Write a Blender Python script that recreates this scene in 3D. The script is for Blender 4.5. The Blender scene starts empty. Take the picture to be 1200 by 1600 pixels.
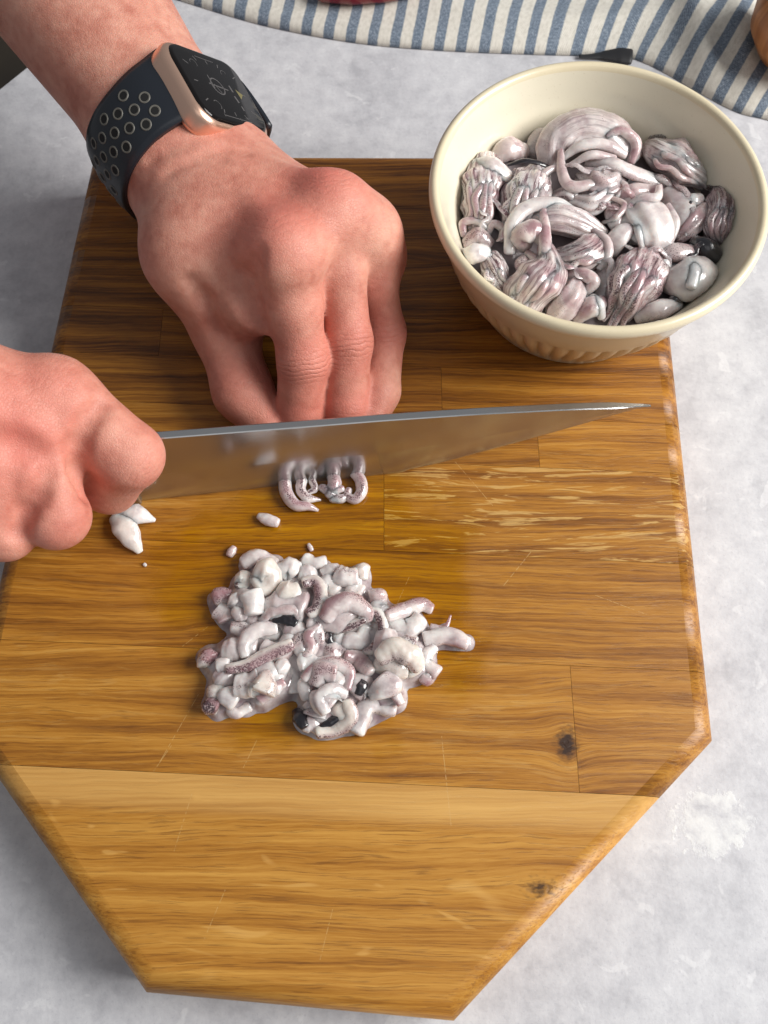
import bpy, bmesh, math, random
import numpy as np
from mathutils import Vector, Matrix

# ------------------------------------------------------------------ camera, world, light
C = bpy.context.scene
COL = C.collection
rng = np.random.default_rng(7)
random.seed(7)
F = 1400.0; PITCH = math.radians(69); DIST = 359.0; ZB = 30.0          # millimetres; ZB = height of the board top
fwd = np.array([0, math.cos(PITCH), -math.sin(PITCH)]); rgt = np.array([1., 0, 0]); upv = np.cross(rgt, fwd)
CAM = np.array([0, 0, ZB]) - fwd * DIST
cd = bpy.data.cameras.new('camera'); cam = bpy.data.objects.new('camera', cd); COL.objects.link(cam)
cam.location = CAM / 1000; cam.rotation_euler = (math.pi / 2 - PITCH, 0, 0)
cd.sensor_width = 36; cd.lens = 36 * F / 1600; cd.clip_start = 0.01; cd.clip_end = 20
cd.dof.use_dof = True; cd.dof.focus_distance = 0.352; cd.dof.aperture_fstop = 18
C.camera = cam
w = bpy.data.worlds.new('World'); C.world = w; w.use_nodes = True
bg = w.node_tree.nodes['Background']; bg.inputs[0].default_value = (0.90, 0.94, 1.0, 1); bg.inputs[1].default_value = 0.235
def area(name, loc, target, sx, sy, power, col):
    l = bpy.data.lights.new(name, 'AREA'); l.shape = 'RECTANGLE'; l.size = sx; l.size_y = sy; l.energy = power; l.color = col
    o = bpy.data.objects.new(name, l); COL.objects.link(o); o.location = loc
    o.rotation_euler = (Vector(target) - Vector(loc)).to_track_quat('-Z', 'Y').to_euler(); return o
area('window_light', (1.27, -0.02, 0.95), (0.0, 0.03, 0.03), 0.95, 0.85, 42, (1.0, 0.98, 0.95))
area('fill_light', (0.1, -0.65, 1.4), (0.0, 0.0, 0.03), 0.8, 0.8, 1.0, (1.0, 0.98, 0.96))  # added weak fill from above the camera side, no real lamp there
C.view_settings.view_transform = 'Standard'; C.view_settings.look = 'None'; C.view_settings.exposure = 0; C.view_settings.gamma = 1
C.render.engine = 'CYCLES'

# ------------------------------------------------------------------ helpers (all lengths in mm until linked)
def ray(px, py): return fwd + rgt * ((px - 600) / F) + upv * ((800 - py) / F)
def P(px, py, dz=0.):                       # the point seen at a photo position, dz mm above the board top
    r = ray(px, py); return CAM + r * ((ZB + dz - CAM[2]) / r[2])
def V(*a): return np.array(a, float)
def unit(v): v = np.asarray(v, float); return v / (np.linalg.norm(v) + 1e-12)
def reach(par, px, py, L):                  # point on that sight line, L mm from the parent joint (the lower solution)
    r = unit(ray(px, py)); q = CAM - par; b = r @ q; d = b * b - (q @ q - L * L)
    return CAM + r * (-b + math.sqrt(max(d, 0)))

def link(name, me, mat=None, parent=None, loc=None, smooth=True):
    o = bpy.data.objects.new(name, me); COL.objects.link(o)
    if mat and not me.materials: me.materials.append(mat)
    if smooth and len(me.polygons): me.polygons.foreach_set('use_smooth', np.ones(len(me.polygons), bool))
    if parent is not None: o.parent = parent
    return o
def mesh(name, verts, faces, mat=None, parent=None, origin=None, smooth=True, attrs=None):
    """verts in world mm; origin (mm) becomes the object's own origin; a parent's origin is subtracted."""
    verts = np.asarray(verts, float).reshape(-1, 3)
    base = np.zeros(3) if origin is None else np.asarray(origin, float)
    if parent is not None: base = np.array(parent['base_mm'])
    me = bpy.data.meshes.new(name)
    me.from_pydata(((verts - base) / 1000).tolist(), [], [list(map(int, f)) for f in faces])
    for k, a in (attrs or {}).items():
        at = me.attributes.new(k, 'FLOAT', 'POINT'); at.data.foreach_set('value', np.asarray(a, np.float32))
    me.update()
    o = link(name, me, mat, parent, smooth=smooth)
    if parent is None: o.location = base / 1000
    o['base_mm'] = base.tolist()
    return o
def tag(o, label=None, cat=None, group=None, kind=None):
    if label: o['label'] = label
    if cat: o['category'] = cat
    if group: o['group'] = group
    if kind: o['kind'] = kind
    return o
def thing(name, base, label, cat, group=None):
    o = bpy.data.objects.new(name, None); COL.objects.link(o); o.location = np.asarray(base) / 1000
    o.empty_display_size = 0.01; o['base_mm'] = [float(x) for x in base]
    return tag(o, label, cat, group)

# ---- node helper
class NT:
    def __init__(s, name):
        s.m = bpy.data.materials.new(name); s.m.use_nodes = True; s.t = s.m.node_tree
        s.b = s.t.nodes['Principled BSDF']
    def n(s, typ, ins=None, **pr):
        nd = s.t.nodes.new('ShaderNode' + typ)
        for k, v in pr.items(): setattr(nd, k, v)
        for k, v in (ins or {}).items(): s.put(nd.inputs[k], v)
        return nd
    def put(s, sock, v):
        if isinstance(v, bpy.types.NodeSocket): s.t.links.new(v, sock)
        else:
            if hasattr(sock.default_value, '__len__') and not hasattr(v, '__len__'): v = (v,) * len(sock.default_value)
            if hasattr(v, '__len__') and sock.type == 'RGBA' and len(v) == 3: v = (*v, 1)
            sock.default_value = v
    def set(s, **k):
        for a, v in k.items(): s.put(s.b.inputs[a.replace('_', ' ')], v)
    def math(s, op, a, b=0.0, clamp=False):
        nd = s.n('Math', {0: a, 1: b}, operation=op); nd.use_clamp = clamp; return nd.outputs[0]
    def vmul(s, a, b): return s.n('VectorMath', {0: a, 1: b}, operation='MULTIPLY').outputs[0]
    def vadd(s, a, b): return s.n('VectorMath', {0: a, 1: b}, operation='ADD').outputs[0]
    def noise(s, vec, scale=1.0, detail=2.0, rough=0.5, dist=0.0):
        return s.n('TexNoise', {'Vector': vec, 'Scale': scale, 'Detail': detail, 'Roughness': rough, 'Distortion': dist}).outputs['Fac']
    def mix(s, f, a, b, blend='MIX'):
        nd = s.n('Mix', data_type='RGBA', blend_type=blend); s.put(nd.inputs[0], f); s.put(nd.inputs[6], a); s.put(nd.inputs[7], b)
        return nd.outputs[2]
    def step(s, v, a, b):                    # smooth 0..1 between a and b
        nd = s.n('MapRange', {0: v, 1: a, 2: b}, interpolation_type='SMOOTHSTEP'); return nd.outputs[0]
    def attr(s, name, obj=False):
        return s.n('Attribute', attribute_name=name, attribute_type='OBJECT' if obj else 'GEOMETRY').outputs['Fac']
    def obj(s): return s.n('TexCoord').outputs['Object']
    def sep(s, v): return s.n('SeparateXYZ', {0: v}).outputs
    def xyz(s, x, y, z): return s.n('CombineXYZ', {0: x, 1: y, 2: z}).outputs[0]
    def ramp(s, v, stops):
        nd = s.n('ValToRGB', {0: v}); e = nd.color_ramp.elements
        while len(e) < len(stops): e.new(0.5)
        for i, (p, c) in enumerate(stops): e[i].position = p; e[i].color = (*c, 1)
        return nd.outputs[0]
    def bump(s, h, strength=0.3, dist=0.001, normal=None):
        i = {'Height': h, 'Strength': strength, 'Distance': dist}
        if normal is not None: i['Normal'] = normal
        return s.n('Bump', i).outputs[0]
def simple(name, col, rough=0.5, metal=0.0, **k):
    m = NT(name); m.set(Base_Color=col, Roughness=rough, Metallic=metal, **k); return m

# ---- signed distance fields and surface nets
def smin(a, b, k):
    h = np.maximum(k - np.abs(a - b), 0) / k; return np.minimum(a, b) - h * h * k * 0.25
def smax(a, b, k): return -smin(-a, -b, k)
def cap(p, a, b, ra, rb=None):
    rb = ra if rb is None else rb
    a = np.asarray(a, np.float32); ab = np.asarray(b, np.float32) - a; pa = p - a
    t = np.clip((pa @ ab) / np.float32(ab @ ab + 1e-9), 0, 1)
    return np.linalg.norm(pa - t[..., None] * ab, axis=-1) - (ra + (rb - ra) * t)
def ecap(p, a, b, n, wa, ta, wb, tb):        # elliptic capsule: n is the thin axis; w, t half width and half thickness
    a = np.asarray(a, np.float32); ab = np.asarray(b, np.float32) - a; L = np.linalg.norm(ab); x = ab / L
    n = unit(n - x * (n @ x)).astype(np.float32); y = np.cross(n, x).astype(np.float32); pa = p - a
    s = pa @ x; t = np.clip(s / L, 0, 1); e = s - t * L; W = wa + (wb - wa) * t; T = ta + (tb - ta) * t
    u = pa @ y; v = pa @ n
    return (np.sqrt((u / W) ** 2 + (v / T) ** 2 + (e / np.minimum(W, T)) ** 2) - 1) * np.minimum(W, T)
def surface_nets(fn, lo, hi, h):
    lo = np.asarray(lo, float); n = np.ceil((np.asarray(hi) - lo) / h).astype(int) + 1
    xs = [(lo[i] + h * np.arange(n[i])).astype(np.float32) for i in range(3)]
    D = np.empty(n, np.float32)
    for i0 in range(0, n[0], 24):
        g = np.stack(np.meshgrid(xs[0][i0:i0 + 24], xs[1], xs[2], indexing='ij'), -1)
        D[i0:i0 + 24] = fn(g)
    ins = D < 0
    c = np.zeros(n - 1, np.int8)
    offs = [(i, j, k) for i in (0, 1) for j in (0, 1) for k in (0, 1)]
    for o in offs: c += ins[o[0]:n[0] - 1 + o[0], o[1]:n[1] - 1 + o[1], o[2]:n[2] - 1 + o[2]]
    act = (c > 0) & (c < 8); I = np.argwhere(act); idx = np.full(n - 1, -1, np.int64); idx[act] = np.arange(len(I))
    val = {o: D[I[:, 0] + o[0], I[:, 1] + o[1], I[:, 2] + o[2]] for o in offs}
    acc = np.zeros((len(I), 3)); cnt = np.zeros(len(I))
    for o in offs:
        for ax in range(3):
            if o[ax] == 0:
                q = list(o); q[ax] = 1; q = tuple(q); fa, fb = val[o], val[q]; m = (fa < 0) != (fb < 0)
                t = np.where(m, fa / np.where(m, fa - fb, 1), 0); pos = np.tile(np.array(o, float), (len(I), 1)); pos[:, ax] += t
                acc[m] += pos[m]; cnt[m] += 1
    verts = lo + h * (I + acc / cnt[:, None])
    faces = []
    for ax in range(3):
        b, d = (ax + 1) % 3, (ax + 2) % 3
        s0 = [slice(None)] * 3; s1 = [slice(None)] * 3; s0[ax] = slice(0, -1); s1[ax] = slice(1, None)
        A, B = ins[tuple(s0)], ins[tuple(s1)]; E = np.argwhere(A != B)
        E = E[(E[:, b] > 0) & (E[:, d] > 0) & (E[:, b] < n[b] - 1) & (E[:, d] < n[d] - 1)]
        flip = A[E[:, 0], E[:, 1], E[:, 2]]
        def at(db, dd):
            q = E.copy(); q[:, b] += db; q[:, d] += dd; return idx[q[:, 0], q[:, 1], q[:, 2]]
        Q = np.stack([at(-1, -1), at(0, -1), at(0, 0), at(-1, 0)], 1)
        Q[~flip] = Q[~flip][:, ::-1]; faces.append(Q)
    faces = np.concatenate(faces)
    return verts, faces
def relax(verts, faces, it=2, lam=0.5):
    e = np.concatenate([faces[:, [0, 1]], faces[:, [1, 2]], faces[:, [2, 3]], faces[:, [3, 0]]]); e = np.concatenate([e, e[:, ::-1]])
    for _ in range(it):
        acc = np.zeros_like(verts); cnt = np.bincount(e[:, 0], minlength=len(verts))
        for k in range(3): acc[:, k] = np.bincount(e[:, 0], verts[e[:, 1], k], len(verts))
        verts = verts + lam * (acc / np.maximum(cnt, 1)[:, None] - verts)
    return verts

# ---- swept tube with rounded ends; flat<1 squeezes it along its up vector
def spline(pts, n):
    p = np.asarray(pts, float)
    if len(p) == 2: return p[0] + (p[1] - p[0]) * np.linspace(0, 1, n)[:, None]
    q = np.vstack([2 * p[0] - p[1], p, 2 * p[-1] - p[-2]]); out = []
    for t in np.linspace(0, len(p) - 1 - 1e-6, n):
        i = int(t); f = t - i; a, b, c, d = q[i], q[i + 1], q[i + 2], q[i + 3]
        out.append(0.5 * (2 * b + (c - a) * f + (2 * a - 5 * b + 4 * c - d) * f * f + (3 * b - a - 3 * c + d) * f ** 3))
    return np.array(out)
def vnoise(p, seed, scale):                  # cheap smooth noise: a few random sines
    r = np.random.default_rng(seed); v = np.zeros(len(p))
    for _ in range(6):
        k = r.normal(size=3) / scale * 2.2; v += np.sin(p @ k + r.uniform(0, 6.28))
    return v / 6
def sweep(pts, radii, flat=1.0, up=(0, 0, 1), nl=22, nr=18, ridges=0, ramp=0.0, noise=0.0, nscale=4.0, seed=0, blunt=0.35, twist=0.0, sq=2.0, lumpy=0.0):
    """returns verts, quad/tri faces, t along the length (0..1), angle"""
    c = spline(pts, nl); L = np.concatenate([[0], np.cumsum(np.linalg.norm(np.diff(c, axis=0), axis=1))]); T = L / L[-1]
    R = np.interp(T, np.linspace(0, 1, len(radii)), radii)
    tan = np.gradient(c, axis=0); tan /= np.linalg.norm(tan, axis=1)[:, None]
    # rounded caps
    cs, rs, ts, tg = [], [], [], []
    for k in (0.15, 0.5, 0.8): 
        a = math.acos(min(1, k)); cs.append(c[0] - tan[0] * R[0] * blunt * math.sin(a)); rs.append(R[0] * k ** 0.7); ts.append(0); tg.append(tan[0])
    cs += list(c); rs += list(R); ts += list(T); tg += list(tan)
    for k in (0.8, 0.5, 0.15):
        a = math.acos(min(1, k)); cs.append(c[-1] + tan[-1] * R[-1] * blunt * math.sin(a)); rs.append(R[-1] * k ** 0.7); ts.append(1); tg.append(tan[-1])
    cs, rs, ts, tg = map(np.array, (cs, rs, ts, tg)); U = np.asarray(up, float)
    th = np.arange(nr) / nr * 2 * math.pi; verts = []; TT = []; AA = []
    for i in range(len(cs)):
        s = unit(np.cross(tg[i], U)); u = np.cross(s, tg[i]); a = th + twist * ts[i]
        r = rs[i] * (1 + ramp * np.cos(ridges * th + 1.3 * np.sin(2 * th + seed))) if ridges else rs[i] * np.ones(nr)
        if sq != 2.0: r = r / (np.abs(np.cos(th)) ** sq + np.abs(np.sin(th)) ** sq) ** (1 / sq)
        verts.append(cs[i] + np.outer(r * np.cos(a), s) + np.outer(r * np.sin(a) * flat, u)); TT.append(np.full(nr, ts[i])); AA.append(th)
    v = np.concatenate(verts); TT = np.concatenate(TT); AA = np.concatenate(AA); n = len(cs)
    if noise:
        cc = np.repeat(cs, nr, axis=0); d = v - cc; v = cc + d * (1 + noise * vnoise(v, seed, nscale))[:, None]
    if lumpy:
        cc = np.repeat(cs, nr, axis=0); d = v - cc; v = cc + d * (1 + lumpy * vnoise(v, seed + 999, nscale * .38))[:, None]
    f = [(i * nr + j, (i + 1) * nr + j, (i + 1) * nr + (j + 1) % nr, i * nr + (j + 1) % nr) for i in range(n - 1) for j in range(nr)]
    v = np.vstack([v, cs[0] - tg[0] * R[0] * blunt * 0.02, cs[-1]]); TT = np.append(TT, [0, 1]); AA = np.append(AA, [0, 0])
    a, b = n * nr, n * nr + 1
    f += [(a, (j), (j + 1) % nr) for j in range(nr)] + [(b, (n - 1) * nr + (j + 1) % nr, (n - 1) * nr + j) for j in range(nr)]
    f = [tuple(reversed(q)) for q in f]
    return v, f, TT, AA
def rbox(center, X, Y, Z, hx, hy, hz, r, seg=3, rc=None):     # rounded slab: corner radius rc in plan, edge radius r
    rc = rc or r; ring = []
    for (sx, sy, a0) in ((1, 1, 0), (-1, 1, 90), (-1, -1, 180), (1, -1, 270)):
        for k in range(9): a = math.radians(a0 + k * 90 / 8); ring.append((sx * (hx - rc), sy * (hy - rc), math.cos(a), math.sin(a)))
    lev = []
    for k in range(seg + 1): a = k / seg * math.pi / 2; lev.append((-hz + r - r * math.cos(a), -(r - r * math.sin(a))))
    for k in range(seg + 1): a = k / seg * math.pi / 2; lev.append((hz - r + r * math.sin(a), -(r - r * math.cos(a))))
    v = []
    for z, ins in lev:
        for cx, cy, ca, sa in ring: v.append(center + X * (cx + (rc + ins) * ca) + Y * (cy + (rc + ins) * sa) + Z * z)
    m = len(ring); f = [(i * m + j, i * m + (j + 1) % m, (i + 1) * m + (j + 1) % m, (i + 1) * m + j) for i in range(len(lev) - 1) for j in range(m)]
    f.append(tuple(range(m))[::-1]); f.append(tuple((len(lev) - 1) * m + j for j in range(m)))
    return v, f

# ------------------------------------------------------------------ materials
def wood_material():
    m = NT('oiled_oak'); co = m.obj(); sd = m.attr('seed', True); tone = m.attr('tone', True); flk = m.attr('fleck', True); sap = m.attr('sapwood', True)
    x, y, z = m.sep(co)
    kn = None; knots = [(P(886, 1163)[:2], 0.0040, 0.0058, 1.0), (P(846, 1388)[:2], 0.0085, 0.0045, 0.62)]
    for (kx, ky), rx, ry, kw in knots:
        dx = m.math('DIVIDE', m.math('SUBTRACT', x, kx / 1000), rx); dy = m.math('DIVIDE', m.math('SUBTRACT', y, ky / 1000), ry)
        r = m.math('SQRT', m.math('ADD', m.math('MULTIPLY', dx, dx), m.math('MULTIPLY', dy, dy)))
        k = m.math('MULTIPLY', m.math('POWER', 2.718, m.math('MULTIPLY', r, -1.0)), kw); bend = m.math('MULTIPLY', k, m.math('MULTIPLY', dy, -0.008))
        kn = (k, bend) if kn is None else (m.math('MAXIMUM', kn[0], k), m.math('ADD', kn[1], bend))
    off = m.xyz(m.math('MULTIPLY', sd, 3.17), m.math('MULTIPLY', sd, 1.73), m.math('MULTIPLY', sd, 0.91))
    lowv = m.vadd(m.vmul(co, (7, 30, 30)), off)
    warp = m.math('ADD', m.math('MULTIPLY', m.math('SUBTRACT', m.noise(lowv, 1.0, 2.0), 0.5), 0.012), m.math('MULTIPLY', m.math('SUBTRACT', m.noise(m.vadd(m.vmul(co, (60, 160, 160)), off), 1.0, 2.0), 0.5), 0.0016))
    yy = m.math('ADD', m.math('ADD', y, warp), kn[1])
    v = m.vadd(m.xyz(x, yy, z), off)
    g1 = m.noise(m.vmul(v, (15, 800, 800)), 1.0, 4.0, 0.66)
    g2 = m.noise(m.vmul(v, (130, 2700, 2700)), 1.0, 3.0, 0.7)
    g3 = m.noise(m.vmul(v, (6, 170, 170)), 1.0, 3.0, 0.6)
    pore = m.step(m.noise(m.vmul(v, (70, 2000, 2000)), 1.0, 3.0), 0.56, 0.66)
    # growth rings: concentric arcs cut by the face (cathedral figure)
    ring = m.n('TexWave', {'Vector': m.vmul(v, (0.16, 1, 1)), 'Scale': 28.0, 'Distortion': 5.0, 'Detail': 2.0, 'Detail Scale': 1.4}, wave_type='RINGS', rings_direction='Z').outputs['Fac']
    f = m.math('ADD', m.math('MULTIPLY', g1, 0.54), m.math('MULTIPLY', g3, 0.22)); f = m.math('ADD', f, m.math('MULTIPLY', g2, 0.20))
    f = m.math('ADD', f, m.math('MULTIPLY', ring, 0.10)); f = m.math('ADD', f, m.math('MULTIPLY', tone, 0.16))
    col = m.ramp(f, [(0.33, (0.085, 0.026, 0.003)), (0.46, (0.245, 0.090, 0.009)), (0.58, (0.39, 0.163, 0.018)), (0.77, (0.56, 0.28, 0.050))])
    col = m.mix(m.math('MULTIPLY', pore, 0.40), col, (0.10, 0.031, 0.004))
    # medullary flecks
    fl = m.noise(m.vmul(v, (34, 420, 420)), 1.0, 4.0, 0.62, 0.9); fl = m.math('MULTIPLY', m.step(fl, 0.54, 0.62), flk)
    col = m.mix(m.math('MULTIPLY', fl, m.math('ADD', 0.25, m.math('MULTIPLY', g2, 1.0)), True), col, (0.58, 0.35, 0.11))
    # sapwood band along the front plank's back edge
    a, b = P(0, 1196), P(1040, 1246); sl = (b[1] - a[1]) / (b[0] - a[0])
    d = m.math('SUBTRACT', m.math('ADD', a[1] / 1000, m.math('MULTIPLY', m.math('SUBTRACT', x, a[0] / 1000), sl)), y)
    d = m.math('ADD', d, m.math('MULTIPLY', warp, 0.3))
    sb = m.math('MULTIPLY', m.math('SUBTRACT', 1.0, m.step(d, 0.0085, 0.0155)), sap)
    sapc = m.ramp(m.math('ADD', m.math('MULTIPLY', g1, 0.5), m.math('MULTIPLY', g3, 0.5)), [(0.3, (0.44, 0.21, 0.045)), (0.7, (0.70, 0.41, 0.125))])
    col = m.mix(m.math('MULTIPLY', sb, 0.85), col, sapc)
    # a few broad pale blotches of ray tissue on the front plank
    bl = m.noise(m.vmul(v, (26, 95, 95)), 1.0, 2.0, 0.45, 1.2); bl = m.math('MULTIPLY', m.math('MULTIPLY', m.step(bl, 0.665, 0.73), sap), 0.5)
    col = m.mix(bl, col, (0.66, 0.37, 0.10))
    kc = m.math('ADD', m.math('MULTIPLY', kn[0], 1.25), m.math('MULTIPLY', m.math('SUBTRACT', m.noise(m.vmul(co, (400, 700, 400)), 1.0, 3.0), 0.5), 0.9), True)
    col = m.mix(m.step(kc, 0.28, 0.85), col, (0.035, 0.014, 0.006))
    # pale knife scratches
    S = [((830, 862), (787, 915)), ((310, 1085), (250, 1190)), ((268, 1165), (240, 1205)), ((330, 975), (285, 1010)), ((300, 1240), (272, 1330)), ((352, 1390), (318, 1470)), ((402, 1155), (380, 1200)), ((710, 720), (770, 790)), ((640, 900), (600, 990)), ((930, 930), (1010, 960)), ((520, 1420), (500, 1500)), ((690, 1150), (705, 1290))]
    scr = None
    for (p, q) in S:
        A, B = P(*p)[:2] / 1000, P(*q)[:2] / 1000; D = B - A; L = np.linalg.norm(D); D = D / L
        px_ = m.math('SUBTRACT', x, A[0]); py_ = m.math('SUBTRACT', y, A[1])
        s_ = m.math('ADD', m.math('MULTIPLY', px_, D[0]), m.math('MULTIPLY', py_, D[1])); t_ = m.math('ABSOLUTE', m.math('SUBTRACT', m.math('MULTIPLY', px_, D[1]), m.math('MULTIPLY', py_, D[0])))
        k = m.math('MULTIPLY', m.math('LESS_THAN', t_, 0.00011), m.math('LESS_THAN', m.math('ABSOLUTE', m.math('SUBTRACT', s_, L / 2)), L / 2))
        scr = k if scr is None else m.math('MAXIMUM', scr, k)
    scr = m.math('MULTIPLY', scr, m.step(m.noise(co, 700.0, 1.0), 0.38, 0.55))
    col = m.mix(m.math('MULTIPLY', scr, 0.55), col, (0.62, 0.40, 0.15))
    # film of juice round the pile: wets the wood
    cx, cy = P(500, 930)[:2] / 1000
    wx = m.math('DIVIDE', m.math('SUBTRACT', x, cx), 0.062); wy = m.math('DIVIDE', m.math('SUBTRACT', y, cy), 0.055)
    wr = m.math('SQRT', m.math('ADD', m.math('MULTIPLY', wx, wx), m.math('MULTIPLY', wy, wy)))
    wr = m.math('ADD', wr, m.math('MULTIPLY', m.math('SUBTRACT', m.noise(co, 45.0, 2.0), 0.5), 0.9))
    wet = m.math('SUBTRACT', 1.0, m.step(wr, 0.78, 1.14))
    hsv = m.n('HueSaturation', {'Saturation': 1.10, 'Value': 0.84, 'Color': col}).outputs[0]
    col = m.mix(wet, col, hsv)
    rough = m.math('ADD', m.math('MULTIPLY', g2, 0.22), 0.30); rough = m.n('Mix', {0: wet, 2: rough, 3: 0.16}).outputs[0]
    hgt = m.math('ADD', m.math('MULTIPLY', g2, 0.5), m.math('MULTIPLY', pore, -0.8)); hgt = m.math('ADD', hgt, m.math('MULTIPLY', g1, 0.6))
    hgt = m.math('SUBTRACT', hgt, m.math('MULTIPLY', scr, 1.0))
    m.set(Base_Color=col, Roughness=rough, Normal=m.bump(hgt, 0.26, 0.0004)); m.b.inputs['Specular IOR Level'].default_value = 0.45
    return m.m

def table_material():
    m = NT('grey_plaster'); co = m.obj(); x, y, z = m.sep(co)
    n1 = m.noise(co, 22.0, 4.0, 0.6, 0.4); n2 = m.noise(co, 110.0, 4.0, 0.65); n3 = m.noise(co, 520.0, 2.0)
    f = m.math('ADD', m.math('MULTIPLY', n1, 0.45), m.math('MULTIPLY', n2, 0.45)); f = m.math('ADD', f, m.math('MULTIPLY', n3, 0.12))
    col = m.ramp(f, [(0.36, (0.41, 0.41, 0.435)), (0.50, (0.53, 0.53, 0.555)), (0.64, (0.63, 0.63, 0.65))])
    fl = m.step(m.noise(co, 75.0, 3.0, 0.6, 0.6), 0.62, 0.68)
    col = m.mix(m.math('MULTIPLY', fl, 0.35), col, (0.76, 0.76, 0.77))
    fine = m.step(m.noise(co, 800.0, 3.0, 0.7), 0.57, 0.66); col = m.mix(m.math('MULTIPLY', fine, 0.30), col, (0.36, 0.36, 0.40))
    # chalky white patch of thicker plaster
    cx, cy = P(1112, 1283, -30)[:2] / 1000
    dx = m.math('DIVIDE', m.math('SUBTRACT', x, cx), 0.017); dy = m.math('DIVIDE', m.math('SUBTRACT', y, cy), 0.0135)
    r = m.math('SQRT', m.math('ADD', m.math('MULTIPLY', dx, dx), m.math('MULTIPLY', dy, dy)))
    r = m.math('ADD', r, m.math('MULTIPLY', m.math('SUBTRACT', m.noise(co, 160.0, 4.0, 0.7), 0.5), 1.9))
    pat = m.math('SUBTRACT', 1.0, m.step(r, 0.72, 0.92)); col = m.mix(m.math('MULTIPLY', m.math('MULTIPLY', pat, m.step(n2, 0.30, 0.62)), 0.62), col, (0.76, 0.77, 0.755))
    h = m.math('ADD', m.math('MULTIPLY', n2, 0.7), m.math('MULTIPLY', n3, 0.35)); h = m.math('ADD', h, m.math('MULTIPLY', pat, 0.25))
    m.set(Base_Color=col, Roughness=0.62, Normal=m.bump(h, 0.22, 0.001)); return m.m

def skin_material():
    m = NT('skin'); co = m.obj(); red = m.attr('red'); ws = m.attr('wrinkle_s'); wm = m.attr('wrinkle_m')
    n1 = m.noise(co, 60.0, 3.0, 0.6); n2 = m.noise(co, 260.0, 3.0, 0.6); n3 = m.noise(co, 900.0, 2.0, 0.6)
    col = m.ramp(m.math('ADD', m.math('MULTIPLY', n1, 0.65), m.math('MULTIPLY', n2, 0.35)), [(0.34, (0.46, 0.165, 0.115)), (0.50, (0.59, 0.262, 0.190)), (0.66, (0.68, 0.350, 0.258))])
    rr = m.math('MULTIPLY', red, m.math('ADD', 0.5, m.math('MULTIPLY', n2, 1.1)), True)
    col = m.mix(rr, col, (0.64, 0.17, 0.13))
    spots = m.step(m.noise(co, 420.0, 1.0), 0.66, 0.74); col = m.mix(m.math('MULTIPLY', spots, 0.18), col, (0.45, 0.17, 0.12))
    wv = m.math('ADD', ws, m.math('MULTIPLY', m.math('SUBTRACT', m.noise(co, 150.0, 3.0), 0.5), 5.0))
    wv = m.math('SINE', m.math('MULTIPLY', wv, 1.55)); wv = m.math('MULTIPLY', m.math('MULTIPLY', m.math('POWER', m.math('ABSOLUTE', wv), 0.45), wm), 1.5)
    col = m.mix(m.math('MULTIPLY', wm, m.math('MULTIPLY', m.math('SUBTRACT', 1.0, m.math('MULTIPLY', wv, 0.62), True), 0.35)), col, (0.42, 0.13, 0.09))
    # fine criss-cross texture of the skin
    vo = m.n('TexVoronoi', {'Vector': m.vadd(m.vmul(co, (1, 1, 1)), m.vmul(m.xyz(n2, n3, n1), 0.0012)), 'Scale': 1000.0}, feature='DISTANCE_TO_EDGE').outputs['Distance']
    h = m.math('ADD', m.math('MULTIPLY', m.step(vo, 0.0, 0.14), 0.20), m.math('MULTIPLY', n2, 0.65)); h = m.math('ADD', h, m.math('MULTIPLY', n3, 0.25)); h = m.math('ADD', h, wv)
    m.set(Base_Color=col, Roughness=m.math('ADD', 0.40, m.math('MULTIPLY', n2, 0.24)), Normal=m.bump(h, 0.5, 0.0007))
    m.set(Subsurface_Weight=0.20, Subsurface_Radius=(1.0, 0.32, 0.18), Subsurface_Scale=0.0030, Specular_IOR_Level=0.45)
    return m.m

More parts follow.
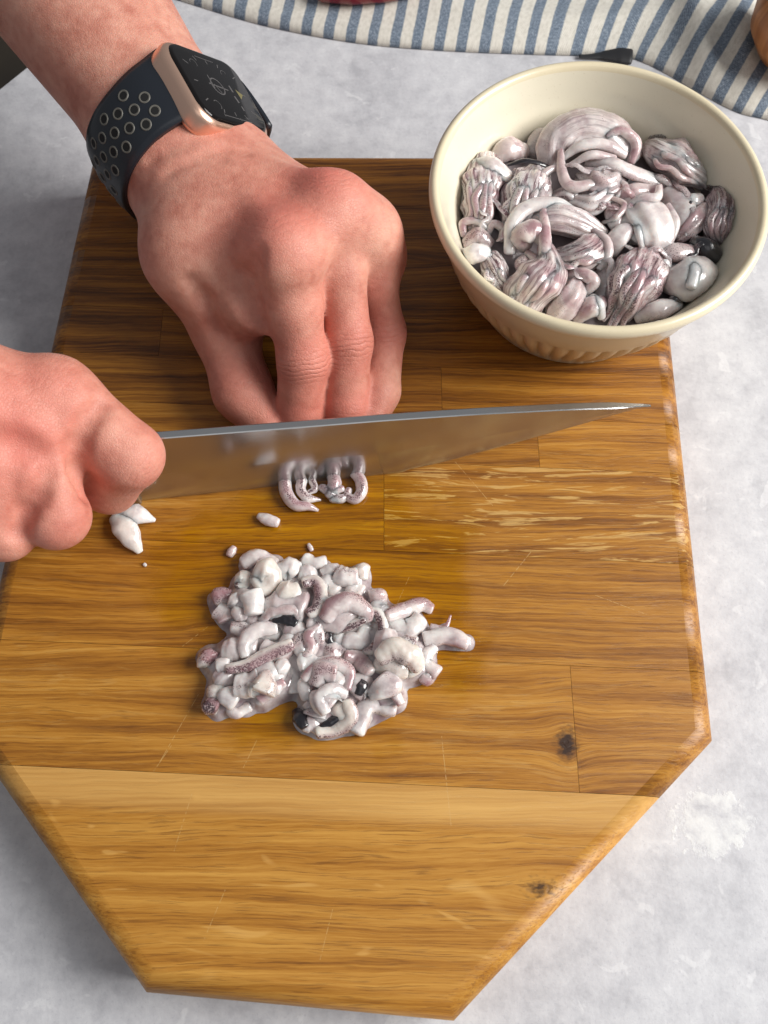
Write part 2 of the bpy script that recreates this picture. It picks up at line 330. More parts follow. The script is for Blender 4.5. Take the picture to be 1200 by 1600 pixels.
def squid_material():
    m = NT('raw_squid'); co = m.obj(); sp = m.attr('speckle'); cr = m.attr('cream'); ink = m.attr('ink'); pk = m.attr('pink'); sd = m.attr('seed', True)
    v = m.vadd(co, m.xyz(sd, m.math('MULTIPLY', sd, 0.37), m.math('MULTIPLY', sd, 0.61)))
    n1 = m.noise(v, 150.0, 3.0, 0.6); n2 = m.noise(v, 420.0, 3.0, 0.6)
    base = m.ramp(n1, [(0.30, (0.46, 0.41, 0.415)), (0.46, (0.68, 0.635, 0.62)), (0.66, (0.84, 0.81, 0.77))])
    base = m.mix(m.math('MULTIPLY', cr, 0.8), base, m.ramp(n2, [(0.35, (0.66, 0.55, 0.43)), (0.65, (0.78, 0.70, 0.60))]))
    base = m.mix(m.math('MULTIPLY', pk, m.math('ADD', 0.35, n2), True), base, (0.50, 0.32, 0.315))
    base = m.mix(m.math('MULTIPLY', sp, 0.55), base, m.ramp(n2, [(0.35, (0.20, 0.095, 0.11)), (0.68, (0.46, 0.30, 0.31))]))
    vo = m.n('TexVoronoi', {'Vector': m.vadd(v, m.vmul(m.xyz(n2, n1, n2), 0.0022)), 'Scale': 1700.0, 'Randomness': 1.0}).outputs['Distance']
    thr = m.math('MULTIPLY', m.math('ADD', m.math('MULTIPLY', sp, 0.62), m.math('MULTIPLY', m.math('SUBTRACT', n1, 0.5), 0.5)), m.step(sp, 0.03, 0.3))
    dots = m.step(m.math('SUBTRACT', thr, vo), -0.02, 0.07)
    base = m.mix(m.math('MULTIPLY', dots, 0.9), base, (0.055, 0.014, 0.024))
    mv = m.step(m.noise(v, 85.0, 3.0, 0.6, 0.6), 0.46, 0.62); base = m.mix(m.math('MULTIPLY', mv, m.math('ADD', m.math('MULTIPLY', pk, 1.5), m.math('MULTIPLY', sp, 0.5)), True), base, (0.38, 0.235, 0.25))
    fib = m.attr('fib'); ca, sa, lt = m.attr('fx'), m.attr('fy'), m.attr('ft')
    fv = m.vadd(m.xyz(ca, sa, m.math('MULTIPLY', lt, 0.55)), m.vmul(m.xyz(sd, sd, sd), 3.0)); fn_ = m.noise(fv, 7.5, 4.0, 0.65, 0.25)
    base = m.mix(m.math('MULTIPLY', m.step(fn_, 0.50, 0.60), m.math('MULTIPLY', fib, m.math('ADD', 0.42, n1), True)), base, (0.085, 0.030, 0.042))
    base = m.mix(m.math('MULTIPLY', m.math('SUBTRACT', 1.0, m.step(fn_, 0.36, 0.44)), m.math('MULTIPLY', fib, 0.7)), base, (0.80, 0.76, 0.73))
    ik = m.step(m.math('ADD', ink, m.math('MULTIPLY', m.math('SUBTRACT', n1, 0.5), 1.2)), 0.35, 0.85)
    strk = m.step(m.noise(v, 330.0, 3.0, 0.65, 1.5), 0.56, 0.66); base = m.mix(m.math('MULTIPLY', m.math('MULTIPLY', strk, m.math('ADD', m.math('MULTIPLY', pk, 0.9), m.math('MULTIPLY', sp, 0.5)), True), 0.55), base, (0.24, 0.075, 0.095))
    base = m.mix(m.math('MULTIPLY', ik, m.math('GREATER_THAN', ink, 0.02)), base, (0.012, 0.010, 0.014))
    m.set(Base_Color=base, Roughness=0.30, Normal=m.bump(m.math('ADD', m.math('ADD', n1, m.math('MULTIPLY', n2, 0.6)), m.math('MULTIPLY', m.math('MULTIPLY', fn_, fib), -1.5)), 0.30, 0.0008))
    m.set(Subsurface_Weight=0.85, Subsurface_Radius=(1.0, 0.80, 0.74), Subsurface_Scale=0.0046, Coat_Weight=1.0, Coat_Roughness=0.055, Specular_IOR_Level=0.5)
    m.put(m.b.inputs['Coat Normal'], m.bump(m.noise(v, 260.0, 2.0), 0.35, 0.0012))
    return m.m

def towel_material():
    m = NT('striped_linen'); u = m.attr('stripe'); vv = m.attr('along'); co = m.obj()
    weave = m.math('MULTIPLY', m.math('SINE', m.math('MULTIPLY', u, 6.283 * 13)), m.math('SINE', m.math('MULTIPLY', vv, 6.283 * 1.1)))
    n = m.noise(m.vmul(m.xyz(u, vv, 0.0), (6, 0.5, 1)), 1.0, 3.0); n2 = m.noise(co, 900.0, 2.0)
    fr = m.math('FRACT', m.math('ADD', u, m.math('MULTIPLY', m.math('SUBTRACT', m.noise(co, 500.0, 2.0), 0.5), 0.05)))
    s = m.math('SUBTRACT', m.step(fr, 0.24, 0.30), m.step(fr, 0.70, 0.76))
    blue = m.ramp(m.math('ADD', m.math('MULTIPLY', n2, 0.7), m.math('MULTIPLY', weave, 0.12)), [(0.22, (0.10, 0.135, 0.185)), (0.48, (0.235, 0.285, 0.35)), (0.6, (0.45, 0.49, 0.54))])
    cream = m.ramp(n, [(0.3, (0.60, 0.57, 0.50)), (0.6, (0.72, 0.69, 0.62))])
    m.set(Base_Color=m.mix(s, cream, blue), Roughness=0.9, Normal=m.bump(m.math('ADD', m.math('MULTIPLY', weave, 0.4), n2), 0.5, 0.0006))
    return m.m
MW, MT, MS, MQ, MTW = wood_material(), table_material(), skin_material(), squid_material(), towel_material()

def stoneware(name, a, b, rough):
    m = NT(name); co = m.obj(); n = m.noise(co, 40.0, 3.0); s = m.step(m.noise(co, 1400.0, 1.0), 0.70, 0.76)
    col = m.mix(n, a, b); col = m.mix(m.math('MULTIPLY', s, 0.25), col, (0.35, 0.24, 0.12))
    m.set(Base_Color=col, Roughness=rough, Coat_Weight=0.35, Coat_Roughness=0.12, Normal=m.bump(m.noise(co, 90.0, 2.0), 0.05, 0.001)); return m.m
M_CREAM = stoneware('cream_glaze', (0.715, 0.655, 0.51), (0.76, 0.705, 0.565), 0.30)
M_TAN = stoneware('tan_glaze', (0.60, 0.485, 0.30), (0.66, 0.56, 0.37), 0.36)
M_RIM = stoneware('rim_glaze', (0.68, 0.58, 0.39), (0.74, 0.66, 0.48), 0.30)

# ------------------------------------------------------------------ setting: table, floor
c0, c1 = P(40, 108, -30), P(0, 140, -30); dd = (c1 - c0)
pA = c0 - dd * 12; pB = c0 + dd * 12
tv = [pA[:2], pB[:2], (pB[0], -600), (700, -600), (700, max(700, pA[1]))]
tv = [pB[:2], (pB[0], -520), (720, -520), (720, pA[1]), pA[:2]]
n = len(tv); verts = [(*p, 0) for p in tv] + [(*p, -25) for p in tv]
mesh('table_top', verts, [tuple(range(n)), tuple(range(2 * n - 1, n - 1, -1))] + [(i, i + n, (i + 1) % n + n, (i + 1) % n) for i in range(n)], MT, smooth=False)['kind'] = 'structure'
mf = NT('dark_floor'); mf.set(Base_Color=mf.ramp(mf.noise(mf.obj(), 6.0, 3.0), [(0.3, (0.020, 0.014, 0.009)), (0.7, (0.05, 0.037, 0.022))]), Roughness=0.6)
mesh('floor', [(-2500, -2500, -720), (2500, -2500, -720), (2500, 2500, -720), (-2500, 2500, -720)], [(0, 1, 2, 3)], mf.m, smooth=False)['kind'] = 'structure'

# ------------------------------------------------------------------ cutting board: a thick oak block glued from planks
board = thing('cutting_board', (0, 0, 0), 'thick brown oak cutting board with clipped front corners', 'cutting board')
OUT = [(-139.5, 184), (128.5, 183), (122.0, -89), (23.5, -180.5), (-80.5, -172), (-155.5, -86)]
def board_solid():
    bm = bmesh.new(); lo = [bm.verts.new((x, y, 0)) for x, y in OUT]; bm.faces.new(lo)
    r = bmesh.ops.extrude_face_region(bm, geom=bm.faces[:]); top = [v for v in r['geom'] if isinstance(v, bmesh.types.BMVert)]
    for v in top: v.co.z = ZB
    bmesh.ops.recalc_face_normals(bm, faces=bm.faces[:])
    e = [e for e in bm.edges if all(abs(v.co.z - ZB) < 1e-3 for v in e.verts)]
    bmesh.ops.bevel(bm, geom=e, offset=8.0, segments=4, profile=0.5, affect='EDGES')
    e = [e for e in bm.edges if all(abs(v.co.z) < 1e-3 for v in e.verts)]
    bmesh.ops.bevel(bm, geom=e, offset=2.5, segments=2, profile=0.5, affect='EDGES')
    return bm
SL = -0.0465                                    # the glue lines run very slightly off the picture's rows
def row_y(py, px=500): p = P(px, py); return p[1] - SL * p[0]
rows = [400.0] + [row_y(q) for q in (318, 404, 492, 566, 640, 716, 856, 1022)] + [row_y(1219)] + [-400.0]
joints = {1: [420], 2: [760], 3: [250], 4: [690], 5: [180, 840], 6: [600], 7: [], 8: [897], 9: []}
tone = {0: [-.55], 1: [-.5, -.45], 2: [-.55, -.7], 3: [-.6, -.4], 4: [-.3, -.1], 5: [-.25, .1, .25], 6: [.05, -.05], 7: [.02], 8: [.22, .12], 9: [.62]}
fleck = {6: [.25, 1.0], 5: [0, .1, .15], 8: [.25, .12], 7: [.10]}
bs = board_solid(); count = 0
for i in range(len(rows) - 1):
    y1, y0 = rows[i], rows[i + 1]; ym = (max(y0, -150) + min(y1, 180)) / 2; xs = [-400.0]
    for px in joints.get(i, []):
        t = P(px, 0)[0]; lo_, hi_ = -20, 20
        # x on the board under that picture column at this row
        best = min(((abs(P(px, q)[1] - ym), P(px, q)[0]) for q in range(200, 1600, 4))); xs.append(best[1])
    xs.append(400.0)
    for k in range(len(xs) - 1):
        bm = bs.copy(); g = 0.07
        nv = Vector((-SL, 1, 0)).normalized()
        for co, no in (((0, y1 - g, 0), nv), ((0, y0 + g, 0), -nv), ((xs[k + 1] - g, 0, 0), Vector((1, 0, 0))), ((xs[k] + g, 0, 0), Vector((-1, 0, 0)))):
            if abs(co[0]) > 300 or abs(co[1]) > 300: continue
            bmesh.ops.bisect_plane(bm, geom=bm.verts[:] + bm.edges[:] + bm.faces[:], plane_co=co, plane_no=no, clear_outer=True)
            bmesh.ops.holes_fill(bm, edges=[e for e in bm.edges if e.is_boundary], sides=0)
        bmesh.ops.recalc_face_normals(bm, faces=bm.faces[:])
        for v in bm.verts: v.co /= 1000
        me = bpy.data.meshes.new('plank'); bm.to_mesh(me); bm.free()
        o = link('plank', me, MW, board, smooth=False)
        me.polygons.foreach_set('use_smooth', [0.02 < abs(p.normal.z) < 0.985 for p in me.polygons])
        o['seed'] = 1.7 + 2.31 * count; o['tone'] = float(tone[i][min(k, len(tone[i]) - 1)]); fk = fleck.get(i, [0.0]); o['fleck'] = float(fk[min(k, len(fk) - 1)]); o['sapwood'] = 1.0 if i == len(rows) - 2 else 0.0
        count += 1
bs.free()

# ------------------------------------------------------------------ bowl
BC = V(82.3, 110.0, ZB)
def lathe(profile, center, seg, mod=None):
    th = np.arange(seg) / seg * 2 * math.pi; v = []
    for k, (r, z) in enumerate(profile):
        rr = np.full(seg, r) if mod is None else mod(r, z, th, k)
        v.append(np.stack([center[0] + rr * np.cos(th), center[1] + rr * np.sin(th), np.full(seg, center[2] + z)], 1))
    v = np.concatenate(v); m = len(profile)
    f = [(i * seg + j, i * seg + (j + 1) % seg, (i + 1) * seg + (j + 1) % seg, (i + 1) * seg + j) for i in range(m - 1) for j in range(seg)]
    return v, f
bowl = thing('mixing_bowl', BC, 'cream stoneware bowl with ribbed foot holding whole squid pieces', 'bowl')
inner = [(0.4, 5), (18, 5.2), (30, 8), (37, 12.5), (43, 20), (48.5, 30), (52.5, 39), (54.6, 44.2), (55.6, 45.6), (57.6, 50), (60.0, 56.2), (60.8, 58)]
v, f = lathe(inner, BC, 128); mesh('bowl_inside', v, [q[::-1] for q in f], M_CREAM, bowl)
v, f = lathe([(60.8, 58), (61.4, 59.5), (62.6, 60.3), (63.9, 60), (64.9, 58.8), (65.1, 57), (64.6, 55.4), (63.4, 54.2)], BC, 128); mesh('bowl_rim', v, [q[::-1] for q in f], M_RIM, bowl)
v, f = lathe([(63.4, 54.2), (62.2, 50), (60.4, 44), (58.1, 37), (57.8, 36.2), (57.6, 35.4)], BC, 128); mesh('bowl_body', v, [q[::-1] for q in f], M_TAN, bowl)
def flute(r, z, th, k):
    amt = 0.9 * np.interp(z, [2.0, 4.5, 32.8, 35.2], [0, 1, 1, 0]); c = np.cos(54 * th); return r - amt * (1 - np.abs(np.sin(27 * th)) ** 0.7) * 2.0
prof = [(57.6, 35.4), (57.4, 34.6), (57.0, 33), (55.9, 29), (54.0, 24), (51.6, 19), (49.2, 14.5), (46.6, 9.5), (44.2, 5), (43.0, 3), (42.6, 1.2), (41.6, 0), (39, 0), (37.5, 1.4), (0.4, 1.5)]
v, f = lathe(prof, BC, 540, flute); mesh('ribbed_foot', v, [q[::-1] for q in f], M_TAN, bowl)
ml = NT('squid_liquid'); ml.set(Base_Color=ml.ramp(ml.noise(ml.obj(), 90.0, 3.0), [(0.3, (0.20, 0.165, 0.175)), (0.7, (0.36, 0.31, 0.32))]), Roughness=0.06, Normal=ml.bump(ml.noise(ml.obj(), 120.0, 2.0), 0.3, 0.001), Coat_Weight=0.5)
LIQ = 35.0
v, f = lathe([(0.3, LIQ), (25, LIQ), (48.5, LIQ), (50.6, LIQ + 0.6)], BC, 96)
tag(mesh('squid_juice', v, f, ml.m, origin=BC + V(0, 0, LIQ)), 'cloudy grey juice pooled among squid pieces in the cream bowl', 'liquid')
# ------------------------------------------------------------------ knife
KA = V(-95.3, 5.0, ZB + 0.25); KU = unit(P(600, 742) - P(230, 782)); KU = unit(V(KU[0], KU[1], 0))
KV = unit(V(-KU[1] * math.sin(math.radians(8.5)), KU[0] * math.sin(math.radians(8.5)), math.cos(math.radians(8.5)))); KN = np.cross(KV, KU)
KN = -KN if KN[1] > 0 else KN                  # faces the camera side
def onknife(px, py):
    r = ray(px, py); t = ((KA - CAM) @ KN) / (r @ KN); q = CAM + r * t - KA; return np.array([q @ KU, q @ KV])
spine = [onknife(*p) for p in [(150, 688), (245, 680), (450, 664), (600, 652), (750, 642), (900, 634.5), (980, 632.5), (1019, 633)]]
edge = [onknife(*p) for p in [(150, 799), (230, 782), (400, 764), (520, 751), (600, 741), (680, 725), (750, 707), (820, 688), (900, 665.5), (960, 648), (1005, 636)]]
knife = thing('kitchen_knife', KA, 'large steel chef knife standing on its edge across the cutting board', 'knife')
sp_ = np.array(spine); ed_ = np.array(edge); us = np.linspace(sp_[0, 0], sp_[-1, 0] - 0.6, 70)
def sm(xs, ys, x):
    y = np.interp(x, xs, ys)
    for _ in range(3): y = np.concatenate([[y[0]], (y[:-2] + 2 * y[1:-1] + y[2:]) / 4, [y[-1]]])
    return y
top = sm(sp_[:, 0], sp_[:, 1], us); bot = np.maximum(sm(np.append(ed_[:, 0], sp_[-1, 0]), np.append(ed_[:, 1], sp_[-1, 1]), us), 0.0)
bot[:38] = np.minimum(bot[:38], 0.25); top[-1] = sp_[-1, 1]; bot[-1] = sp_[-1, 1] - 0.3
K = lambda u, v, n: KA + KU * u + KV * v + KN * n
verts = []; faces = []
for u, a, b in zip(us, top, bot):
    hh = a - b; th = 1.65 * min(1, hh / 10 + 0.25)
    verts += [K(u, a, th * .75), K(u, a - .25, th), K(u, b + hh * .45, th * .72), K(u, b + min(1.2, hh * .2), .22), K(u, b, 0), K(u, b + min(1.2, hh * .2), -.22), K(u, b + hh * .45, -th * .72), K(u, a - .25, -th), K(u, a, -th * .75)]
m_ = 9
for i in range(len(us) - 1): faces += [(i * m_ + j, (i + 1) * m_ + j, (i + 1) * m_ + (j + 1) % m_, i * m_ + (j + 1) % m_) for j in range(m_)]
faces += [tuple(range(m_))[::-1], tuple((len(us) - 1) * m_ + j for j in range(m_))]
mk = NT('brushed_steel'); co = mk.obj(); br = mk.noise(mk.vmul(co, (60, 60, 3000)), 1.0, 2.0); sm_ = mk.noise(co, 60.0, 4.0, 0.65)
mk.set(Base_Color=(0.50, 0.50, 0.50), Metallic=0.91, Roughness=mk.math('ADD', 0.13, mk.math('MULTIPLY', sm_, 0.12)), Normal=mk.bump(br, 0.035, 0.0003))
blade = mesh('blade', verts, faces, mk.m, knife, smooth=False)
md = simple('black_handle', (0.012, 0.012, 0.013), 0.4).m
hp = [K(us[0] + 3, 27, 0), K(us[0] - 14, 26, 0), K(us[0] - 60, 25, 0), K(us[0] - 105, 20, 0)]
v, f, *_ = sweep(hp, [10, 11.5, 10.5, 12], flat=0.62, up=KN, nl=20); mesh('handle', v, f, md, knife)
v, f = rbox(K(us[0] + 2, 20, 0), KU, KV, KN, 3.5, 20, 2.2, 1.0); mesh('bolster', v, f, mk.m, knife)
# faint stamped maker's line near the heel (illegible in the photo: small strokes)
verts, faces = [], []
for i, px in enumerate([254, 259, 272, 277, 286, 291, 297, 300]):
    u0, v0 = onknife(px, 695 - (px - 250) * 0.06); hgt = [1.6, 1.1, 1.6, 1.6, 1.6, 1.2, 1.6, 1.4][i]; th_ = 1.02
    q = [K(u0, v0, th_), K(u0 + .5, v0, th_), K(u0 + .5 + .3 * (i % 2), v0 + hgt, th_ + .05), K(u0 + .3 * (i % 2), v0 + hgt, th_ + .05)]
    faces.append((len(verts), len(verts) + 1, len(verts) + 2, len(verts) + 3)); verts += q
mesh('stamped_mark', verts, faces, simple('stamp_grey', (0.05, 0.045, 0.04), 0.5).m, knife, smooth=False)

# ------------------------------------------------------------------ hands
def hand_object(name, fn, lo, hi, h, reds, wr, label, cat, it=3):
    v, f = surface_nets(fn, lo, hi, h); v = relax(v, f, it + 1)
    red = np.zeros(len(v)); ws = np.zeros(len(v)); wm = np.zeros(len(v))
    for p, r, a in reds: red = np.maximum(red, a * np.exp(-(np.linalg.norm(v - p, axis=1) / r) ** 2))
    for p, ax, r, amt in wr:
        d = v - p; s = d @ ax; g = amt * np.exp(-(s / (r * 0.55)) ** 2 - ((np.linalg.norm(d - np.outer(s, ax), axis=1)) / (r * 1.6)) ** 4); m = g > wm
        ws[m] = s[m]; wm[m] = g[m]
    base = v[v[:, 2] < v[:, 2].min() + 2].mean(0)
    return tag(mesh(name, v, f, MS, None, base, attrs=dict(red=red, wrinkle_s=ws, wrinkle_m=wm)), label, cat)

# -- watch frame on the left wrist
wd = 344.0
rr_ = ray(345, 138); FACE = CAM + rr_ * (wd)                 # centre of the glass
def camvec(a, b, c): return unit(rgt * a + upv * b + fwd * c)
EX = camvec(0.49, -0.87, -0.065)                               # along the arm towards the hand
EY = camvec(0.47, 0.20, 0.86); EY = unit(EY - EX * (EX @ EY)); EZ = np.cross(EX, EY)
if EZ @ fwd > 0: EZ = -EZ
WR = FACE - EZ * 32.0 + EY * 5.5                                         # wrist axis under the watch
AX = camvec(0.60, -0.78, -0.10)                               # forearm axis, elbow to hand
# -- left hand joints
MI = P(438, 378, 70); MM = P(517, 316, 65); MR = P(566, 350, 52); MP = P(582, 395, 36)
PI_ = reach(MI, 474, 562, 46); DI = P(468, 645, 13); TI = P(462, 672, 9)
PM = reach(MM, 545, 534, 52); DM = P(541, 637, 12.5); TM = P(535, 660, 9)
PR = reach(MR, 600, 520, 46); DR = P(592, 612, 10.5); TR = P(580, 652, 8)
PP = P(592, 466, 15); DP = P(578, 556, 10); TP = P(574, 600, 8)
TC = P(300, 400, 48); TMc = P(350, 512, 22); TIp = P(380, 612, 12.5); TT_ = P(420, 668, 10.5)
print('WR', WR.round(1), 'FACE', FACE.round(1), 'EX', EX.round(2), 'EY', EY.round(2), 'EZ', EZ.round(2), 'AX', AX.round(2))
for nme in 'MI MM MR MP PI_ PM PR PP DI DM DR DP TI TM TR TC TMc TIp TT_'.split(): print(nme, globals()[nme].round(1))
ARM = WR - AX * 150 + V(6, 0, 12)
HB = WR + AX * 34                                             # carpus
SX = unit(np.cross(EZ, AX))                                   # across the wrist
nD = unit(np.cross(MM - MI, MI - HB)); nD = nD if nD[2] > 0 else -nD
def hit(fn, px, py, d0=200., d1=420.):          # where a sight line meets a field (for placing folds on the skin)
    d = unit(ray(px, py)); ts = np.arange(d0, d1, .4); val = fn((CAM + np.outer(ts, d)).astype(np.float32)); k = int(np.argmax(val < 0))
    return CAM + d * ts[k]
def groove(p, out, chain, r, k, lift=.55):      # a soft fold cut along points lying on the skin
    for a, b in zip(chain[:-1], chain[1:]):
        o = -unit(ray(*(600, 800))) * r * lift
        out = smax(out, -cap(p, a + o, b + o, r), k)
    return out
def left_base(p):
    fore = ecap(p, ARM, WR, EZ, 44, 40, 29.0, 24.5)
    fore = smin(fore, ecap(p, WR, HB, EZ, 28.5, 25, 29, 22.5), 18)
    palm = smin(cap(p, HB + SX * 0, MI - nD * 6, 21, 13.0), cap(p, HB, MM - nD * 6, 20, 12.5), 14)
    palm = smin(palm, cap(p, HB - nD * 3, MR - nD * 5, 20, 12), 14)
    palm = smin(palm, cap(p, HB - nD * 6, MP - nD * 3, 19, 11), 12)
    palm = smin(palm, smin(cap(p, MI - nD * 5, MM - nD * 5.5, 9.5, 9.5), cap(p, MM - nD * 5.5, MR - nD * 4, 9.5, 9), 6), 9)
    for a, r, q in ((MI, 9.6, 3.2), (MM, 10.0, 1.2), (MR, 9.3, 2), (MP, 8.5, 2)): palm = smin(palm, cap(p, a - nD * q, a - nD * q + .1, r), 9)
    palm = smin(palm, fore, 20)
    th0 = cap(p, HB - V(4, 8, 6), TC, 20, 16); th0 = smin(th0, cap(p, TC, TMc, 15.5, 11.6), 12)
    webb = cap(p, TC * .45 + TMc * .55 + V(4, 0, 0), MI * .8 + HB * .2 - nD * 8, 8, 9)
    palm = smin(palm, th0, 16); palm = smin(palm, webb, 14)
    palm = smin(palm, smin(cap(p, TMc + V(3, 2, 0), WEB, 9.0, 7.0), cap(p, WEB, MI * .55 + PI_ * .45 - nD * 8, 7, 7), 8), 13)
    # extensor tendons and the thumb's
    for a, b, r in ((HB + nD * 18, MM + nD * 7.4, 2.0), (HB + nD * 18 + SX * 2, MI + nD * 5.0, 1.9)): palm = smin(palm, cap(p, a * .55 + b * .45, b, r), 6)
    thumb = smin(cap(p, TMc, TIp, 12.6, 11.4), cap(p, TIp, TT_, 11.4, 8.6), 6)
    out = smin(palm, thumb, 6)
    for a, b, c, d, r in ((MI, PI_, DI, TI, .985), (MM, PM, DM, TM, .92), (MR, PR, DR, TR, .89), (MP, PP, DP, TP, .78)):
        md_ = a * .5 + b * .5 - nD * 1.0
        fi = smin(cap(p, a - nD * 3.2, md_, 10.6 * r, 10.3 * r), cap(p, md_, b, 10.3 * r, 9.7 * r), 3)
        fi = smin(fi, cap(p, b, c, 9.8 * r, 9.6 * r), 4); fi = smin(fi, cap(p, c, d, 9.5 * r, 8.0 * r), 3)
        out = smin(out, smin(palm, fi, 5), 1.3)
    return out
WEB = P(404, 482, 44)
LF = [[hit(left_base, *q) for q in c] for c in ([(388, 412), (384, 440), (392, 475), (404, 505)], [(402, 398), (398, 425), (404, 452)], [(372, 430), (372, 465), (382, 498)], [(300, 445), (318, 470), (340, 520)])]
LW = [[hit(left_base, *q) for q in c] for c in ([(232, 252), (262, 234), (300, 226)], [(258, 272), (300, 252), (350, 250)], [(315, 240), (350, 232), (385, 238)])]
def left_hand(p):
    out = left_base(p)
    for c, r in zip(LF, (2.6, 1.8, 1.8, 2.2)): out = groove(p, out, c, r, 4.5, .45)
    for c in LW: out = groove(p, out, c, 1.0, 2.4, .8)
    tip = ((p - KA) @ KN.astype(np.float32)) + 1.45             # nothing passes the knife's far face
    return smax(out, tip, 1.0)
ax = lambda a, b: unit(b - a)
wrL = [(PI_, ax(MI, DI), 9, 1.0), (PM, ax(MM, DM), 9, 1.0), (PR, ax(MR, DR), 8, .8), (DI, ax(PI_, TI), 6, .5), (DM, ax(PM, TM), 6, .5),
       (MI + nD * 8, ax(MI, PI_), 11, .22), (MM + nD * 8, ax(MM, PM), 11, .35), (TIp, ax(TMc, TT_), 8, .6)]
redL = [(MI + nD * 9, 19, .65), (HB + nD * 20, 30, .22), (MM + nD * 9, 16, .8), (PI_, 15, .75), (PM, 14, .7), (PR, 14, .7), ((MI + PI_) / 2, 16, .35), (DI, 14, .8), (DM, 14, .8), (TIp, 18, .55), ((PR + MR) / 2, 15, .4), (TMc, 20, .3)]
lo = V(-205, 8, 31); hi = V(16, 252, 150)
hand_object('hand', left_hand, lo, hi, 1.0, redL, wrL, 'left hand and forearm wearing the black watch, fingertips pressed down behind the knife', 'hand')

# -- right hand on the handle
RMI = P(84, 618, 60); RMM = P(42, 672, 60); RMR = P(-22, 735, 58); RMP = P(-85, 775, 52)
RPI = P(203, 712, 46); RDI = P(172, 760, 26); RTI = P(150, 765, 17)
RPM = P(88, 806, 45); RDM = P(84, 810, 25); RTM = P(60, 785, 16)
RPR = P(8, 828, 44); RDR = P(8, 832, 24); RTR = P(-10, 800, 15)
RPP = P(-70, 840, 40); RDP = P(-70, 840, 22); RTP = P(-80, 815, 14)
RW = P(-175, 622, 74); RE = P(-600, 500, 115)
RTh0 = P(-60, 640, 40); RTh1 = P(60, 668, 30); RTh2 = P(150, 690, 26)
def right_base(p):
    palm = smin(cap(p, RW, RMI - V(0, 0, 5), 24, 13.5), cap(p, RW, RMM - V(0, 0, 5), 24, 13.0), 14)
    palm = smin(palm, cap(p, RW, RMR - V(0, 0, 5), 23, 12.5), 14); palm = smin(palm, cap(p, RW, RMP - V(0, 0, 5), 22, 12), 14)
    palm = smin(palm, cap(p, RW, RE, 27, 38), 16)
    palm = smin(palm, cap(p, RW + V(25, 0, -18), RMM - V(-4, 0, 20), 16, 11), 14)
    for a, r in ((RMI, 9.0), (RMM, 9.6), (RMR, 9.6)): palm = smin(palm, cap(p, a + V(0, 0, 0), a + V(.1, 0, 0), r), 8)
    th = smin(cap(p, RTh0, RTh1, 13, 11), cap(p, RTh1, RTh2, 10, 8), 5); out = smin(palm, th, 8)
    for a, b, c, d, r in ((RMI, RPI, RDI, RTI, 1.12), (RMM, RPM, RDM, RTM, 1.08), (RMR, RPR, RDR, RTR, 1.0), (RMP, RPP, RDP, RTP, .9)):
        fi = cap(p, a, b, 12.0 * r, 10.7 * r)
        fi = smin(fi, cap(p, b, c, 10.2 * r, 9.0 * r), 3); fi = smin(fi, cap(p, c, d, 8.8 * r, 7.4 * r), 3)
        out = smin(out, smin(palm, fi, 7), 1.4)
    return out
RF = [[hit(right_base, *q) for q in c] for c in ([(158, 634), (136, 660), (122, 695), (122, 735), (134, 770)], [(-10, 684), (35, 700), (82, 716)], [(74, 745), (58, 778), (40, 800), (28, 830)])]
def right_hand(p):
    out = right_base(p)
    for c, r, k, l in zip(RF, (3.2, 3.0, 2.6), (3.5, 6, 4), (.2, .7, .3)): out = groove(p, out, c, r, k, l)
    return out
redR = [(RMI + V(0, -8, 8), 20, .5), (RMM + V(0, -6, 9), 22, .65), (RPI, 16, .45), (RPM, 17, .5), ((RMI + RW) / 2 + V(0, 0, 12), 30, .3), (RMR, 18, .6), ((RMM + RPM) / 2, 15, .3)]
wrR = [(RPI + V(6, -4, 0), ax(RMI, RPI), 9, .35), (RPM, ax(RMM, RPM), 9, .25), (RMI + V(0, 0, 9), ax(RMI, RPI), 12, .12)]
hand_object('hand', right_hand, V(-262, -52, 32), V(-70, 112, 170), 1.1, redR, wrR, 'right hand with bare wrist gripping the knife from the left side', 'hand')

# ------------------------------------------------------------------ watch
watch = thing('smartwatch', WR, 'square smartwatch with dark glass, rose gold case and black perforated sport band', 'watch')
mg = NT('rose_gold_aluminium'); mg.set(Base_Color=(0.86, 0.56, 0.42), Metallic=0.9, Roughness=0.30, Normal=mg.bump(mg.noise(mg.obj(), 3000.0, 1.0), 0.04, 0.0002))
mglass = simple('black_glass', (0.006, 0.005, 0.005), 0.05, Specular_IOR_Level=0.28).m
cc = FACE - EZ * 6.0
v, f = rbox(cc, EX, EY, EZ, 19.2, 22.6, 5.2, 3.2, 5, 9.0); mesh('case', v, f, mg.m, watch)
v, f = rbox(cc + EZ * 4.0, EX, EY, EZ, 17.3, 20.8, 2.0, 1.7, 5, 8.0); glass = mesh('watch_glass', v, f, mglass, watch)
v, f = rbox(cc - EZ * 6.2, EX, EY, EZ, 12, 13, 2.2, 1.5, 3, 9.0); mesh('sensor_back', v, f, mglass, watch)
crown_c = cc + EX * 19.0 + EY * 10.0 + EZ * .4
v, f, *_ = sweep([crown_c - EX * 1.2, crown_c + EX * 1.9], [3.3, 3.3], nl=4, nr=32, ridges=16, ramp=0.03, blunt=0.2, up=EZ); mesh('crown', v, f, mg.m, watch)
v, f = rbox(cc + EX * 18.7 - EY * 8.5, EY, EZ, EX, 5.5, 1.6, 0.35, 0.3, 2, 1.5); mesh('side_button', v, f, mg.m, watch)
